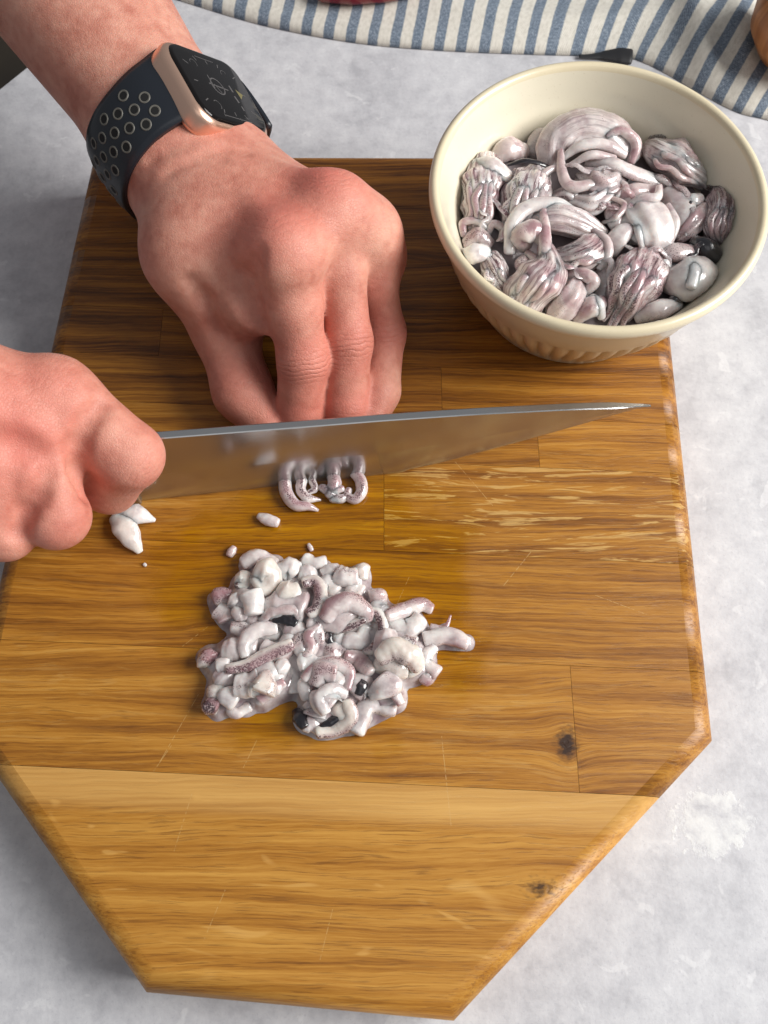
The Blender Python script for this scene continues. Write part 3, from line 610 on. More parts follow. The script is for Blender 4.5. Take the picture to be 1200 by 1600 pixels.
# dial print: strokes lying on the glass
pv, pf = [], []
def stroke(a, b, wd_):
    a, b = np.array(a, float), np.array(b, float); d = unit(b - a); nn = np.array([-d[1], d[0]]) * wd_ / 2; z = cc + EZ * 6.03
    for q in (a - nn, b - nn, b + nn, a + nn): pv.append(z + EX * q[0] + EY * q[1])
    pf.append((len(pv) - 4, len(pv) - 3, len(pv) - 2, len(pv) - 1))
def arc(c, r, a0, a1, wd_, k=14, sq=1.0):
    pts = [(c[0] + r * math.cos(a0 + (a1 - a0) * i / k), c[1] + sq * r * math.sin(a0 + (a1 - a0) * i / k)) for i in range(k + 1)]
    for a, b in zip(pts[:-1], pts[1:]): stroke(a, b, wd_)
arc((-.5, -1.5), 3.6, 0, 6.283, .55, 20); stroke((-.8, -6.5), (-.2, 4.8), .6); stroke((-5, -4.5), (1, -4.2), .5); stroke((-1.2, -3), (2.5, -1), .4)
for k in range(12):
    a = k * math.pi / 6; r1 = 12.8 / max(abs(math.cos(a)), abs(math.sin(a)) * .82); stroke((r1 * math.cos(a) * .86, r1 * math.sin(a) * .86), (r1 * math.cos(a), r1 * math.sin(a)), .45)
arc((9.5, -9), 1.9, .5, 4.0, .3); arc((-9.0, -9.5), 1.8, 1, 4.6, .25); arc((-8.5, 8.5), 1.8, 2, 5, .25); stroke((2, 7), (5, 7.6), 1.1); stroke((-3, 7.3), (0, 7.6), 1.0); stroke((6.5, 8), (8.5, 8.2), .9)
stroke((13.9, -8), (13.9, 9), .35); stroke((13.2, -8), (14.6, -8), .35); stroke((13.2, 2), (14.6, 2), .35); stroke((-13.2, -6), (-13.2, 5), .3)
mesh('dial_print', pv, pf, simple('dial_grey', (0.085, 0.08, 0.08), 0.4).m, watch, smooth=False)
pv, pf = [], []; z = cc + EZ * 6.04
for q in ((-2, 10.5), (2.6, 11.0), (-.2, 14.0)): pv.append(z + EX * q[0] + EY * q[1])
mesh('dial_marker', pv, [(0, 1, 2)], simple('dial_olive', (0.16, 0.14, 0.06), 0.4).m, watch, smooth=False)
# band: hugs the wrist, cast outward from the arm axis onto the skin
def wrist_r(phi, a):
    d = EY * math.cos(phi) + EZ * math.sin(phi); o = WR + AX * a; d = unit(d - AX * (d @ AX)); rs = np.linspace(10, 60, 120)
    val = left_hand((o + np.outer(rs, d)).astype(np.float32)); k = np.argmax(val > 0); return o, d, (rs[k] if val.max() > 0 else 60)
def band(phi0, phi1, n, w0):
    rowsv = []; prm = []
    for i in range(n):
        t = i / (n - 1); phi = phi0 + (phi1 - phi0) * t; wdt = np.interp(t, [0, .10, .28, 1], [16.0, 14.0, w0 / 2, w0 / 2])
        row = []
        for j in range(13):
            a = (j / 12 * 2 - 1); o, d, r = wrist_r(phi, a * wdt); lift = np.interp(t, [0, .12, .3, 1], [3.5, 2.2, 0.6, 0.4])
            row.append((o, d, r + lift + 1.9 * (1 - a ** 6 * .45)))
        rowsv.append(row)
    R = np.array([[q[2] for q in row] for row in rowsv])
    for _ in range(5): R[1:-1] = (R[:-2] + 2 * R[1:-1] + R[2:]) / 4; R[:, 1:-1] = (R[:, :-2] + 2 * R[:, 1:-1] + R[:, 2:]) / 4
    Pt = np.array([[rowsv[i][j][0] + rowsv[i][j][1] * R[i, j] for j in range(13)] for i in range(n)]); Dn = np.array([[rowsv[i][j][1] for j in range(13)] for i in range(n)])
    return Pt, Dn
MB = NT('black_fluoroelastomer'); MB.set(Base_Color=(0.012, 0.015, 0.021), Roughness=0.33, Normal=MB.bump(MB.noise(MB.obj(), 700.0, 2.0), 0.06, 0.0005))
def band_mesh(Pt, Dn, name):
    n, m = Pt.shape[:2]; outv = Pt.reshape(-1, 3); inv = (Pt - Dn * 2.3).reshape(-1, 3); v = np.vstack([outv, inv]); N = n * m; f = []
    for i in range(n - 1):
        for j in range(m - 1): f += [(i * m + j, i * m + j + 1, (i + 1) * m + j + 1, (i + 1) * m + j), (N + i * m + j, N + (i + 1) * m + j, N + (i + 1) * m + j + 1, N + i * m + j + 1)]
        for j in (0, m - 1): q = (i * m + j, (i + 1) * m + j, N + (i + 1) * m + j, N + i * m + j); f.append(q if j == 0 else q[::-1])
    for i in (0, n - 1): f += [(i * m + j, N + i * m + j, N + i * m + j + 1, i * m + j + 1) for j in range(m - 1)]
    o = mesh(name, v, f, MB.m, watch); bm = bmesh.new(); bm.from_mesh(o.data); bmesh.ops.recalc_face_normals(bm, faces=bm.faces[:]); bm.to_mesh(o.data); bm.free()
    o.data.polygons.foreach_set('use_smooth', np.ones(len(o.data.polygons), bool)); return o
phiL = math.radians(180 - 34)
sgn = 1 if (WR + EY * 10 - CAM) @ rgt > (WR - CAM) @ rgt else -1   # +EY runs towards the right of the picture
Pt, Dn = band(math.radians(90 + 34), math.radians(268), 64, 25.5); strapA = band_mesh(Pt, Dn, 'band')
Pb, Db = band(math.radians(90 - 34), math.radians(-94), 40, 25.5); band_mesh(Pb, Db, 'band')
# perforations: pale ring round a black disc painting the bore's shade, staggered in three rows
mr = simple('hole_lining', (0.115, 0.11, 0.095), 0.45).m; mh = simple('bore_shade', (0.004, 0.004, 0.004), 0.8).m
def at_band(t, a):
    i = t * (len(Pt) - 1); j = (a * 0.5 + 0.5) * 12; i0, j0 = int(min(i, len(Pt) - 2)), int(min(j, 11)); fi, fj = i - i0, j - j0
    g = lambda A: A[i0, j0] * (1 - fi) * (1 - fj) + A[i0 + 1, j0] * fi * (1 - fj) + A[i0, j0 + 1] * (1 - fi) * fj + A[i0 + 1, j0 + 1] * fi * fj
    return g(Pt), unit(np.cross(Pt[i0 + 1, j0] - Pt[i0, j0], Pt[i0, j0 + 1] - Pt[i0, j0])), unit(Pt[i0, j0 + 1] - Pt[i0, j0])
ts = [0.20 + 0.062 * k for k in range(12)]
for k, t in enumerate(ts):
    for a in ((-0.52, 0.02, 0.56) if k % 2 else (-0.26, 0.29)) if k else (-.05, .42):
        q, nn, tx = at_band(t, a); nn = nn if nn @ (q - WR) > 0 else -nn; ty = np.cross(nn, tx); v, f = [], []
        prof_ = [(2.25, -.1), (2.15, .16), (1.9, .22), (1.5, .05)]; s = 20
        for r, z in prof_:
            for i in range(s): an = i / s * 6.2832; v.append(q + nn * z + tx * r * math.cos(an) + ty * r * math.sin(an))
        f = [(x * s + i, x * s + (i + 1) % s, (x + 1) * s + (i + 1) % s, (x + 1) * s + i) for x in range(3) for i in range(s)]
        r_ = mesh('hole_rim', v, f, mr, watch); mi = r_
        v = [q + nn * .06 + tx * 1.55 * math.cos(i / s * 6.2832) + ty * 1.55 * math.sin(i / s * 6.2832) for i in range(s)]
        mesh('hole_shade', v, [tuple(range(s))], mh, watch, smooth=False)
# ------------------------------------------------------------------ raw squid
def squid_mesh(name, sweeps, parent=None, origin=None):
    """joins sweeps (v, f, attributes) into one piece"""
    vs, fs, at, n = [], [], {k: [] for k in ('speckle', 'cream', 'ink', 'pink', 'fib', 'fx', 'fy', 'ft')}, 0
    for v, f, a in sweeps:
        vs.append(v); fs += [tuple(i + n for i in q) for q in f]; n += len(v)
        for k in at: at[k].append(np.broadcast_to(a.get(k, 0.0), (len(v),)))
    v = np.vstack(vs); o = mesh(name, v, fs, MQ, parent, origin if parent is None else None, attrs={k: np.concatenate(x) for k, x in at.items()})
    return o
seedc = [0.0]
def fin(o, label, group, cat='squid piece'):
    seedc[0] += 0.137; o['seed'] = seedc[0]; return tag(o, label, cat, group)
# ---- the chopped pile: picked off the photo (centre, length, width, angle in picture degrees, look)
# looks: w white, c cream, g grey translucent, s speckled skin on one side, p pink skin, b ink black, t thin tentacle
PILE = [
 (330,560,150,110,10,'g',''),(560,560,170,110,20,'g',''),(600,300,200,110,0,'g',''),(800,420,150,110,0,'g',''),(400,280,200,110,0,'g',''),(230,260,130,90,70,'g',''),(700,600,130,90,-20,'g',''),(160,560,120,90,50,'g',''),(480,430,150,100,0,'g',''),(250,440,120,80,0,'g',''),(520,680,110,80,80,'g',''),
 (295,92,150,58,2,'p','plump pinkish white squid strip at the top left tip of the pile'),
 (515,98,112,48,10,'w','pale oval squid chunk at the top middle edge of the pile'),
 (410,135,104,70,8,'w','smooth white squid chunk right of the pinkish top left strip'),
 (590,145,100,52,12,'g','grey translucent squid chunk near the top right rim of the pile'),
 (705,140,84,56,78,'c','upright cream squid chunk at the upper right corner of the pile'),
 (645,155,120,70,10,'w','white squid chunk left of the upright cream corner chunk'),
 (485,150,90,66,30,'w','white squid chunk below the pale oval at the top middle'),
 (312,165,118,104,80,'c','rounded cream squid blob below the pinkish strip at top left'),
 (225,182,84,68,60,'c','small cream squid lump on the upper left rim of the pile'),
 (142,240,96,62,-8,'s','purple brown speckled squid tube poking out at the far left'),
 (268,262,124,78,75,'w','long upright white squid piece in the upper left of the pile'),
 (195,255,66,56,40,'w','round white cut end beside the purple brown tube at left'),
 (215,305,72,52,-20,'w','glossy white nub low on the left shoulder of the pile'),
 (150,310,90,60,50,'g','grey squid scrap at the left edge under the purple brown tube'),
 (250,345,140,58,-35,'g','grey curled squid strip in the dip on the left side of the pile'),
 (415,215,120,82,5,'c','cream folded squid flap in the upper middle of the pile'),
 (570,195,100,66,10,'w','milky squid chunk right of the speckled standing curl'),
 (675,205,90,60,20,'g','grey squid chunk with dark flecks near the upper right corner'),
 (770,238,74,60,80,'p','pinkish white squid nub at the right shoulder of the pile'),
 (778,285,92,72,30,'w','white squid chunk between the pink chunk and the right strip'),
 (880,350,150,60,-4,'w','white squid strip lying below the grey pink right strip'),
 (690,400,130,62,-30,'w','milky squid ring segment below the purple striped strip'),
 (320,375,140,64,6,'w','thick white squid tube end left of the pile centre'),
 (440,372,110,60,30,'g','translucent grey squid scrap in the pile centre'),
 (520,372,120,52,76,'g','purple grey upright squid scrap right of the pile centre'),
 (620,405,84,52,20,'w','glassy squid bead near the pile centre'),
 (375,440,150,64,-20,'p','pinkish squid strip behind the speckled back strip at left'),
 (190,452,110,76,15,'g','grey squid chunk on the lower left arm of the pile'),
 (90,480,90,76,60,'s','wrinkled purple squid tip at the far left of the lower arm'),
 (150,515,70,58,0,'w','small white squid bead by the wrinkled purple tip'),
 (490,430,60,50,70,'p','small purple sucker bead in the pile centre'),
 (832,480,148,118,20,'c','biggest cream squid lump on the right side of the pile'),
 (885,432,92,74,30,'w','white squid lump on top of the biggest cream lump'),
 (972,490,124,52,84,'p','pink edged squid strip upright at the right rim of the pile'),
 (962,548,66,46,10,'p','small pink squid nub at the lower right rim of the pile'),
 (905,535,72,58,40,'c','small cream squid nub below the biggest cream lump'),
 (1040,405,196,56,5,'p','pink squid tentacle tip sticking out on the right beyond the pile'),
 (1026,346,104,22,-28,'t','thin curled pink squid tentacle above the protruding tip at the right'),
 (600,452,120,62,8,'g','grey white squid chunk below the pile centre'),
 (550,555,130,70,-25,'g','grey curled squid scrap in the lower middle'),
 (436,560,140,56,88,'w','upright white squid block in the lower left middle'),
 (482,600,98,46,86,'w','narrow white squid block right of the upright white block'),
 (478,505,90,70,10,'w','milky squid chunk above the two upright white blocks'),
 (130,622,104,78,70,'c','cream squid chunk at the lower left end of the pile'),
 (112,665,86,66,40,'s','brown purple speckled squid tube at the bottom left end of the pile'),
 (178,630,90,70,50,'w','white cut face of squid beside the brown purple tube at bottom left'),
 (250,588,140,80,-8,'w','glossy white squid chunk in the lower left arm'),
 (302,595,92,90,70,'c','square cut cream squid chunk on the lower left arm'),
 (205,680,100,42,10,'p','pinkish squid scrap along the bottom left rim of the pile'),
 (342,610,130,44,-35,'p','purple pink squid scrap under the square cut cream chunk'),
 (385,520,80,66,30,'w','white squid nub between the lower left arm and the upright block'),
 (562,650,110,98,70,'w','rounded white squid chunk in the lower middle of the pile'),
 (502,750,90,52,15,'g','grey squid scrap at the very bottom of the pile'),
 (642,692,96,76,70,'c','cream squid chunk above the bottom rim of the pile'),
 (742,702,190,62,-26,'w','long white squid strip on the lower right edge of the pile'),
 (792,598,126,104,60,'w','broad white squid flap at the lower right of the pile'),
 (840,615,110,34,75,'p','pink brown squid edge along the lower right flap'),
]
LOOK = {'w': dict(), 'c': dict(cream=.55), 'g': dict(speckle=.10, pink=.18), 's': dict(), 'p': dict(pink=.3), 'b': dict(), 't': dict(pink=.6, speckle=.2)}
HM = np.zeros((300, 300)); HX, HY = -150.0, -150.0        # height map over the board, 1 mm cells
gx, gy = np.meshgrid(HX + np.arange(300) + .5, HY + np.arange(300) + .5, indexing='ij')
def ang_attr(A, centre, width): return np.clip(1 - np.abs((A - centre + math.pi) % (2 * math.pi) - math.pi) / width, 0, 1)
GP = 'chopped squid pieces heaped on the board'
def pile_piece(px, py, ln, wd, ang, look, label, group, seed):
    r = np.random.default_rng(seed); S = 1 / 4.02
    ln, wd = ln * S * (1.10 if look != 't' else 1), wd * S * (1.24 if look not in 'tb' else 1.05); dz = 3.0
    for _ in range(2):
        p = P(px, py, dz); a = math.radians(-ang); d = V(math.cos(a), math.sin(a) * 1.06, 0); s = V(-d[1], d[0], 0)
        u_ = (gx - p[0]) * d[0] + (gy - p[1]) * d[1]; w_ = (gx - p[0]) * s[0] + (gy - p[1]) * s[1]
        msk = (np.abs(u_) < ln * .5) & (np.abs(w_) < wd * .42); hh = HM[msk]; low = np.percentile(hh, 50) if hh.size else 0
        flat = .80; ht = wd * flat; z0 = max(0, low * .62 - 1.0); z0 = z0 + (2.2 if look in 'bt' else 0); dz = z0 + ht / 2
    p = P(px, py, dz); half = max(0.5, (ln - wd * .62) / 2)
    bend = (r.uniform(.20, .34) * r.choice([-1, 1]) if any(q in label for q in ('curl', 'ring', 'strip', 'bend', 'arch', 'rim')) else r.uniform(-.12, .12) if look != 't' else .45) * ln
    tilt = r.uniform(-.5, .5)
    pts = [p - d * half - s * bend * .5 + V(0, 0, -tilt), p + s * bend * .5 + V(0, 0, .25), p + d * half - s * bend * .5 + V(0, 0, tilt)]
    R = wd / 2; rad = [R * r.uniform(.68, 1), R * r.uniform(.9, 1.05), R * r.uniform(.8, 1.05), R * r.uniform(.62, 1)]
    if look == 't': rad = [R * 1.15, R, R * .75, R * .35]
    v, f, T, A = sweep(pts, rad, flat=flat, nl=20, nr=24, noise=.26 if look != 't' else .05, nscale=max(2.6, wd * .55), seed=seed, blunt=r.uniform(.06, .38), sq=2 + r.uniform(0, .7) * (look != 't'), lumpy=.10, twist=r.uniform(-.5, .5))
    v[:, 2] = np.maximum(v[:, 2], ZB + .1 - 0.2 * 0)
    at = {k: np.full(len(v), float(x)) for k, x in LOOK[look].items()}
    if look == 's':
        b = ang_attr(A, math.pi * .5 + r.uniform(-.5, .5), 1.5); at = dict(speckle=np.clip(b * 1.9, 0, 1), pink=b * .4, cream=.3 * (1 - b), ink=np.clip(b * .5, 0, .42))
    if look == 'p':
        b = ang_attr(A, r.choice([0.2, math.pi - .2, 1.6]), 1.3); at['speckle'] = b * .5; at['pink'] = .16 + b * .45
    if look == 'b': at = dict(ink=np.clip(.75 + .35 * vnoise(v, seed, 5), 0, 1.2), speckle=np.full(len(v), .5))
    if look in 'cg': at['speckle'] = np.clip(ang_attr(A, r.uniform(0, 3.1), .8) * r.choice([.3, .6, .9]), 0, 1)
    if look == 'w': at['pink'] = np.full(len(v), r.uniform(0, .10)); at['speckle'] = np.clip(ang_attr(A, r.uniform(0, 6.28), .7) * r.choice([.25, .5, .85]), 0, 1)
    o = squid_mesh('squid_piece', [(v, f, at)], None, p - V(0, 0, ht / 2)); fin(o, label, group)
    prof = z0 + ht * np.sqrt(np.clip(1 - (np.abs(w_) / (wd * .5 + .01)) ** 2, 0, 1)) * (np.abs(u_) < ln * .5)
    np.maximum(HM, np.where((np.abs(w_) < wd * .5) & (np.abs(u_) < ln * .5), prof, 0), out=HM)
    return o
for i, (X, Y, ln, wd, ang, look, label) in enumerate(PILE):
    pile_piece(290 + X / 2.553, 840 + Y / 2.553, ln / 2.553, wd / 2.553, ang, look, label or 'grey translucent squid scrap buried under the heap of chopped squid', GP, 100 + i)
# ---- limp strips and curls lying on top of the heap (points in the pile zoom, radius in the same units)
def curl(zp, rad, look, label, seed, flat=.7, press=.55):
    px = [(290 + x / 2.553, 840 + y / 2.553) for x, y in zp]; r0 = np.array(rad) / 2.553 / 4.02; pts = []
    for k, (x, y) in enumerate(px):
        dz = 5.0
        for _ in range(3):
            q = P(x, y, dz); i_, j_ = int(q[0] - HX), int(q[1] - HY); a_ = int(r0[min(k, len(r0) - 1)] * .7) + 1
            dz = np.percentile(HM[i_ - a_:i_ + a_ + 1, j_ - a_:j_ + a_ + 1], 60) * .85 + r0[min(k, len(r0) - 1)] * press
        pts.append(P(x, y, dz))
    pts = np.array(pts); z = pts[:, 2].copy(); pts[1:-1, 2] = (z[:-2] + 2 * z[1:-1] + z[2:]) / 4
    v, f, T, A = sweep(pts, r0, flat=flat, nl=40, nr=24, noise=.13, nscale=3.2, seed=seed, blunt=.3, lumpy=.08)
    v[:, 2] = np.maximum(v[:, 2], ZB + .1); r = np.random.default_rng(seed); b = ang_attr(A, dict(s=.9, p=2.4, c=.2, w=3.0, g=1.6).get(look, 1.6), 1.15)
    at = dict(s=dict(speckle=np.clip(b * 2, 0, 1), ink=b * .35, cream=.4 * (1 - b)), p=dict(pink=.22 + .5 * b, speckle=.75 * b), c=dict(cream=np.full(len(v), .6), speckle=np.clip(b * 1.3, 0, .8)), w=dict(speckle=.5 * b, pink=np.full(len(v), .06)), g=dict(pink=.3 + .3 * b, speckle=.35 * b), k=dict(ink=np.clip(1.05 + .5 * vnoise(v, seed, 4), .2, 1.4), speckle=np.full(len(v), .7)))[look]
    o = squid_mesh('squid_piece', [(v, f, at)], None, V(*pts.mean(0)[:2], pts[:, 2].min())); fin(o, label, GP)
    for (x, y, zz), rr in zip(spline(pts, 40), np.interp(np.linspace(0, 1, 40), np.linspace(0, 1, len(r0)), r0)):
        m_k = (gx - x) ** 2 + (gy - y) ** 2 < rr * rr; HM[m_k] = np.maximum(HM[m_k], zz - ZB)
curl([(165, 525), (250, 508), (335, 465), (425, 425)], [20, 27, 29, 24], 's', 'long speckled squid strip with dark dotted back on the left arm of the pile', 501)
curl([(695, 325), (760, 300), (788, 365), (750, 435), (690, 455)], [15, 21, 22, 20, 13], 's', 'cream squid ring with a dark rim right of the pile centre', 502)
curl([(470, 180), (515, 175), (538, 215), (530, 275), (490, 305)], [22, 27, 29, 28, 20], 's', 'cream squid curl with dark speckled outer band in the upper middle of the pile', 503)
curl([(555, 325), (590, 275), (655, 255), (715, 290), (725, 330)], [30, 40, 42, 34, 22], 'p', 'large pink skinned squid curl right of the pile centre', 504)
curl([(600, 372), (655, 352), (715, 325)], [14, 20, 15], 's', 'narrow squid strip with purple striped edge under the large pink curl', 505)
curl([(470, 565), (515, 520), (590, 498), (652, 535), (645, 605)], [16, 22, 25, 24, 16], 'p', 'squid curl with purple edge below the pile centre', 506)
curl([(525, 778), (600, 768), (660, 715), (645, 650)], [22, 28, 30, 22], 'c', 'cream pink squid rim along the bottom edge of the pile', 507)
curl([(300, 335), (350, 292), (430, 288), (455, 320)], [15, 22, 22, 15], 'g', 'purple grey squid strip arching over the ink black patch', 508)
curl([(560, 700), (535, 645), (585, 605), (640, 625)], [20, 28, 28, 20], 'w', 'white squid bend in the lower lobe of the pile', 509)
curl([(238, 475), (232, 420), (280, 372), (360, 358)], [20, 28, 32, 26], 'w', 'white squid bend left of the pile centre', 510)
curl([(805, 312), (870, 292), (940, 268), (982, 285)], [24, 32, 32, 22], 'p', 'grey pink squid strip pointing up right on the right arm of the pile', 511)
curl([(470, 480), (500, 440), (490, 390), (530, 350)], [13, 19, 20, 14], 'g', 'thin purple grey squid strip winding through the pile centre', 512)
curl([(770, 480), (835, 445), (900, 470), (930, 520)], [34, 46, 46, 30], 'c', 'cream flap folded over the right side of the pile', 513)
curl([(350, 330), (400, 325), (440, 345)], [15, 24, 18], 'k', 'ink black squid curl in the centre left of the pile', 521, .6)
curl([(440, 690), (455, 720), (475, 755)], [17, 30, 18], 'k', 'ink black squid lump at the bottom left of the lower lobe', 522, .6)
curl([(540, 755), (580, 735), (612, 712)], [10, 19, 14], 'k', 'black brown squid skin patch across the bottom lobe of the pile', 523, .6)
curl([(640, 470), (690, 490), (735, 540)], [22, 34, 26], 'g', 'grey pink squid strip bridging the lower right dip of the pile', 526)
curl([(690, 560), (700, 590), (690, 625)], [14, 26, 16], 'k', 'small ink black squid patch in the lower right of the pile', 524, .6)
curl([(580, 365), (570, 400), (585, 425)], [10, 18, 12], 'k', 'dark ink blotched squid sliver just right of the pile centre', 525, .6)
# ---- the film of juice that clings between the pieces
g = HM.copy()
for ax_ in (0, 1):
    for _ in range(5): g = (np.roll(g, 1, ax_) + 2 * g + np.roll(g, -1, ax_)) / 4
g = np.minimum(g, 8.0) * .86 - 1.5; ok = g > -1.35; ok[:2] = ok[-2:] = False; ok[:, :2] = ok[:, -2:] = False; vid = -np.ones(g.shape, int); J = np.argwhere(ok); vid[ok] = np.arange(len(J))
jv = np.stack([HX + J[:, 0] + .5, HY + J[:, 1] + .5, ZB + g[ok]], 1); edge_ = np.zeros(g.shape, bool)
for ax_ in (0, 1):
    for d_ in (1, -1): edge_ |= ok & ~np.roll(ok, d_, ax_)
jf = [(vid[a, b], vid[a + 1, b], vid[a + 1, b + 1], vid[a, b + 1]) for a, b in J if ok[a + 1, b] and ok[a, b + 1] and ok[a + 1, b + 1]]
MJ = NT('milky_juice'); jn = MJ.noise(MJ.obj(), 160.0, 3.0)
MJ.set(Base_Color=MJ.ramp(jn, [(0.35, (0.28, 0.20, 0.215)), (0.65, (0.60, 0.54, 0.53))]), Roughness=0.12, Subsurface_Weight=0.8, Subsurface_Radius=(1, .8, .75), Subsurface_Scale=0.003, Coat_Weight=1.0, Coat_Roughness=0.05, Normal=MJ.bump(jn, 0.3, 0.001))
jo = mesh('squid_juice', jv, jf, MJ.m, None, V(*jv[:, :2].mean(0), ZB)); tag(jo, 'milky wet juice clinging between the chopped squid pieces on the board', 'liquid')
# ---- loose bits on the board
def bit(pts, rads, label, at, flat=.8, seed=1, noise=.12, cat='squid piece', group='loose squid scraps on the board'):
    pp = [P(*q) for q in pts]; v, f, T, A = sweep(pp, rads, flat=flat, nl=18, nr=16, noise=noise, nscale=2.5, seed=seed); v[:, 2] = np.maximum(v[:, 2], ZB + .1)
    o = squid_mesh('squid_piece', [(v, f, {k: (x(T, A) if callable(x) else np.full(len(v), float(x))) for k, x in at.items()})], None, np.array([*pp[0][:2], ZB])); return fin(o, label, group, cat)
bit([(404, 806, 1.6), (418, 812, 2.0), (434, 817, 2.1)], [1.3, 2.3, 2.5, 2.0], 'small white oblong squid scrap on the board in front of the blade', dict(pink=.12), seed=3)
bit([(358, 868, 1.0), (366, 855, 1.0)], [1.5, 1.9, 1.2], 'tiny pinkish squid crumb just above the pile at left', dict(pink=.45), seed=4)
bit([(482, 850, .8), (487, 860, .8)], [.7, 1.0, .9], 'tiny grey squid crumb above the middle of the pile', dict(pink=.3, speckle=.2), seed=5)
bit([(225, 881, .6), (228, 884, .6)], [.7, .75, .6], 'tiny round squid droplet left of the pile below the white scrap', dict(pink=.2), seed=6)
# white scrap under the knife hand
s1 = sweep([P(182, 806, 3), P(196, 826, 4), P(208, 845, 3), P(219, 862, 1.2)], [3.0, 5.2, 4.2, 1.4], flat=.6, noise=.15, nscale=3, seed=8)
s2 = sweep([P(184, 806, 3.2), P(212, 804, 3.8), P(242, 813, 2.2)], [2.6, 4.4, .8], flat=.6, noise=.12, nscale=3, seed=9)
s3 = sweep([P(176, 812, 2), P(188, 832, 2.2), P(206, 856, 1.2)], [1.6, 2.6, 1.2], flat=.6, noise=.15, nscale=3, seed=10)
fin(squid_mesh('squid_piece', [(s1[0], s1[1], dict(cream=.3)), (s2[0], s2[1], {}), (s3[0], s3[1], dict(speckle=.2, pink=.2))], None, P(200, 830, 0)), 'white forked squid scrap on the board below the knife hand', 'loose squid scraps on the board')
# ---- curled tentacles just cut, lying against the blade
def tent(paths, label, seed):
    sw = []
    for j, (pts, rads) in enumerate(paths):
        pp = [P(*q) for q in pts]; v, f, T, A = sweep(pp, rads, nl=30, nr=16, noise=.08, nscale=1.6, seed=seed + j, blunt=.8)
        du = np.sin(T * 60) * .5 + .5; b = ang_attr(A, math.pi * .55, 1.0)
        v[:, 2] = np.maximum(v[:, 2], ZB + .1); sw.append((v, f, dict(speckle=np.clip(b * 1.1, 0, 1), pink=np.full(len(v), .2))))
    return fin(squid_mesh('cut_squid', sw, None, P(*paths[0][0][0][:2], 0)), label, 'tentacles just cut by the knife', 'tentacle')
tent([([(445, 753, 2.5), (448, 772, 2.6), (462, 789, 2.4), (480, 791, 2.2), (496, 797, 1.3)], [2.7, 2.7, 2.5, 2.0, .7])], 'longest curled tentacle with dark dots, leftmost against the blade', 21)
tent([([(472, 749, 2.4), (470, 765, 2.6), (480, 778, 2.2), (500, 781, 1.2)], [2.3, 2.1, 1.9, .6]), ([(488, 752, 2), (492, 764, 2), (482, 770, 1.8)], [1.6, 1.5, 1.0])], 'short speckled hooked tentacle, second from the left against the blade', 25)
tent([([(520, 742, 2.8), (523, 756, 3.2), (516, 770, 2.6), (528, 781, 1.8)], [2.6, 2.9, 2.4, 1.5]), ([(503, 762, 2.2), (514, 767, 3.2), (534, 764, 3)], [1.6, 2.0, 1.5]), ([(520, 778, 2), (534, 779, 2), (545, 772, 2)], [2, 2, 1.2])], 'knotted bunch of pale purple tentacles third along the blade', 29)
tent([([(553, 737, 2.4), (563, 750, 2.5), (565, 768, 2.5), (555, 780, 2.3), (543, 775, 2.2), (545, 766, 2.2)], [2.4, 2.4, 2.5, 2.3, 1.9, 1.4])], 'white hook shaped tentacle, rightmost against the blade', 35)

# ---- whole pieces in the bowl
GB = 'whole squid heads in the bowl'
BZ = 36.5
def bowl_at(z):                               # picture position in the bowl zoom (2.5 px per px) plus height over the juice
    return P(700 + z[0] / 2.5, 160 + z[1] / 2.5, BZ + (z[2] if len(z) > 2 else 0))
def tube(zp, zr, at, flat=.85, ridges=0, ramp=0., noise=.08, nl=26, nr=28, seed=0, twist=0., nscale=5., up=(0, 0, 1), blunt=.5):
    pp = [bowl_at(q) for q in zp]; rr = [x / 2.5 / 4.35 * 1.10 for x in zr]
    v, f, T, A = sweep(pp, rr, flat=flat, up=up, ridges=ridges, ramp=ramp, noise=noise, nl=nl, nr=nr, seed=seed, twist=twist, nscale=nscale, blunt=blunt, lumpy=.06)
    a = {k: (np.clip(x(T, A, v), 0, 1.3) if callable(x) else np.full(len(v), float(x))) for k, x in at.items()}
    a['fx'] = np.cos(A); a['fy'] = np.sin(A); a['ft'] = T
    return v, f, a
def ribs(n, lo, hi): return lambda T, A, v: lo + (hi - lo) * (.5 - .5 * np.cos(n * A)) * np.clip(1.15 - np.abs(T - .5) * .8, 0, 1)
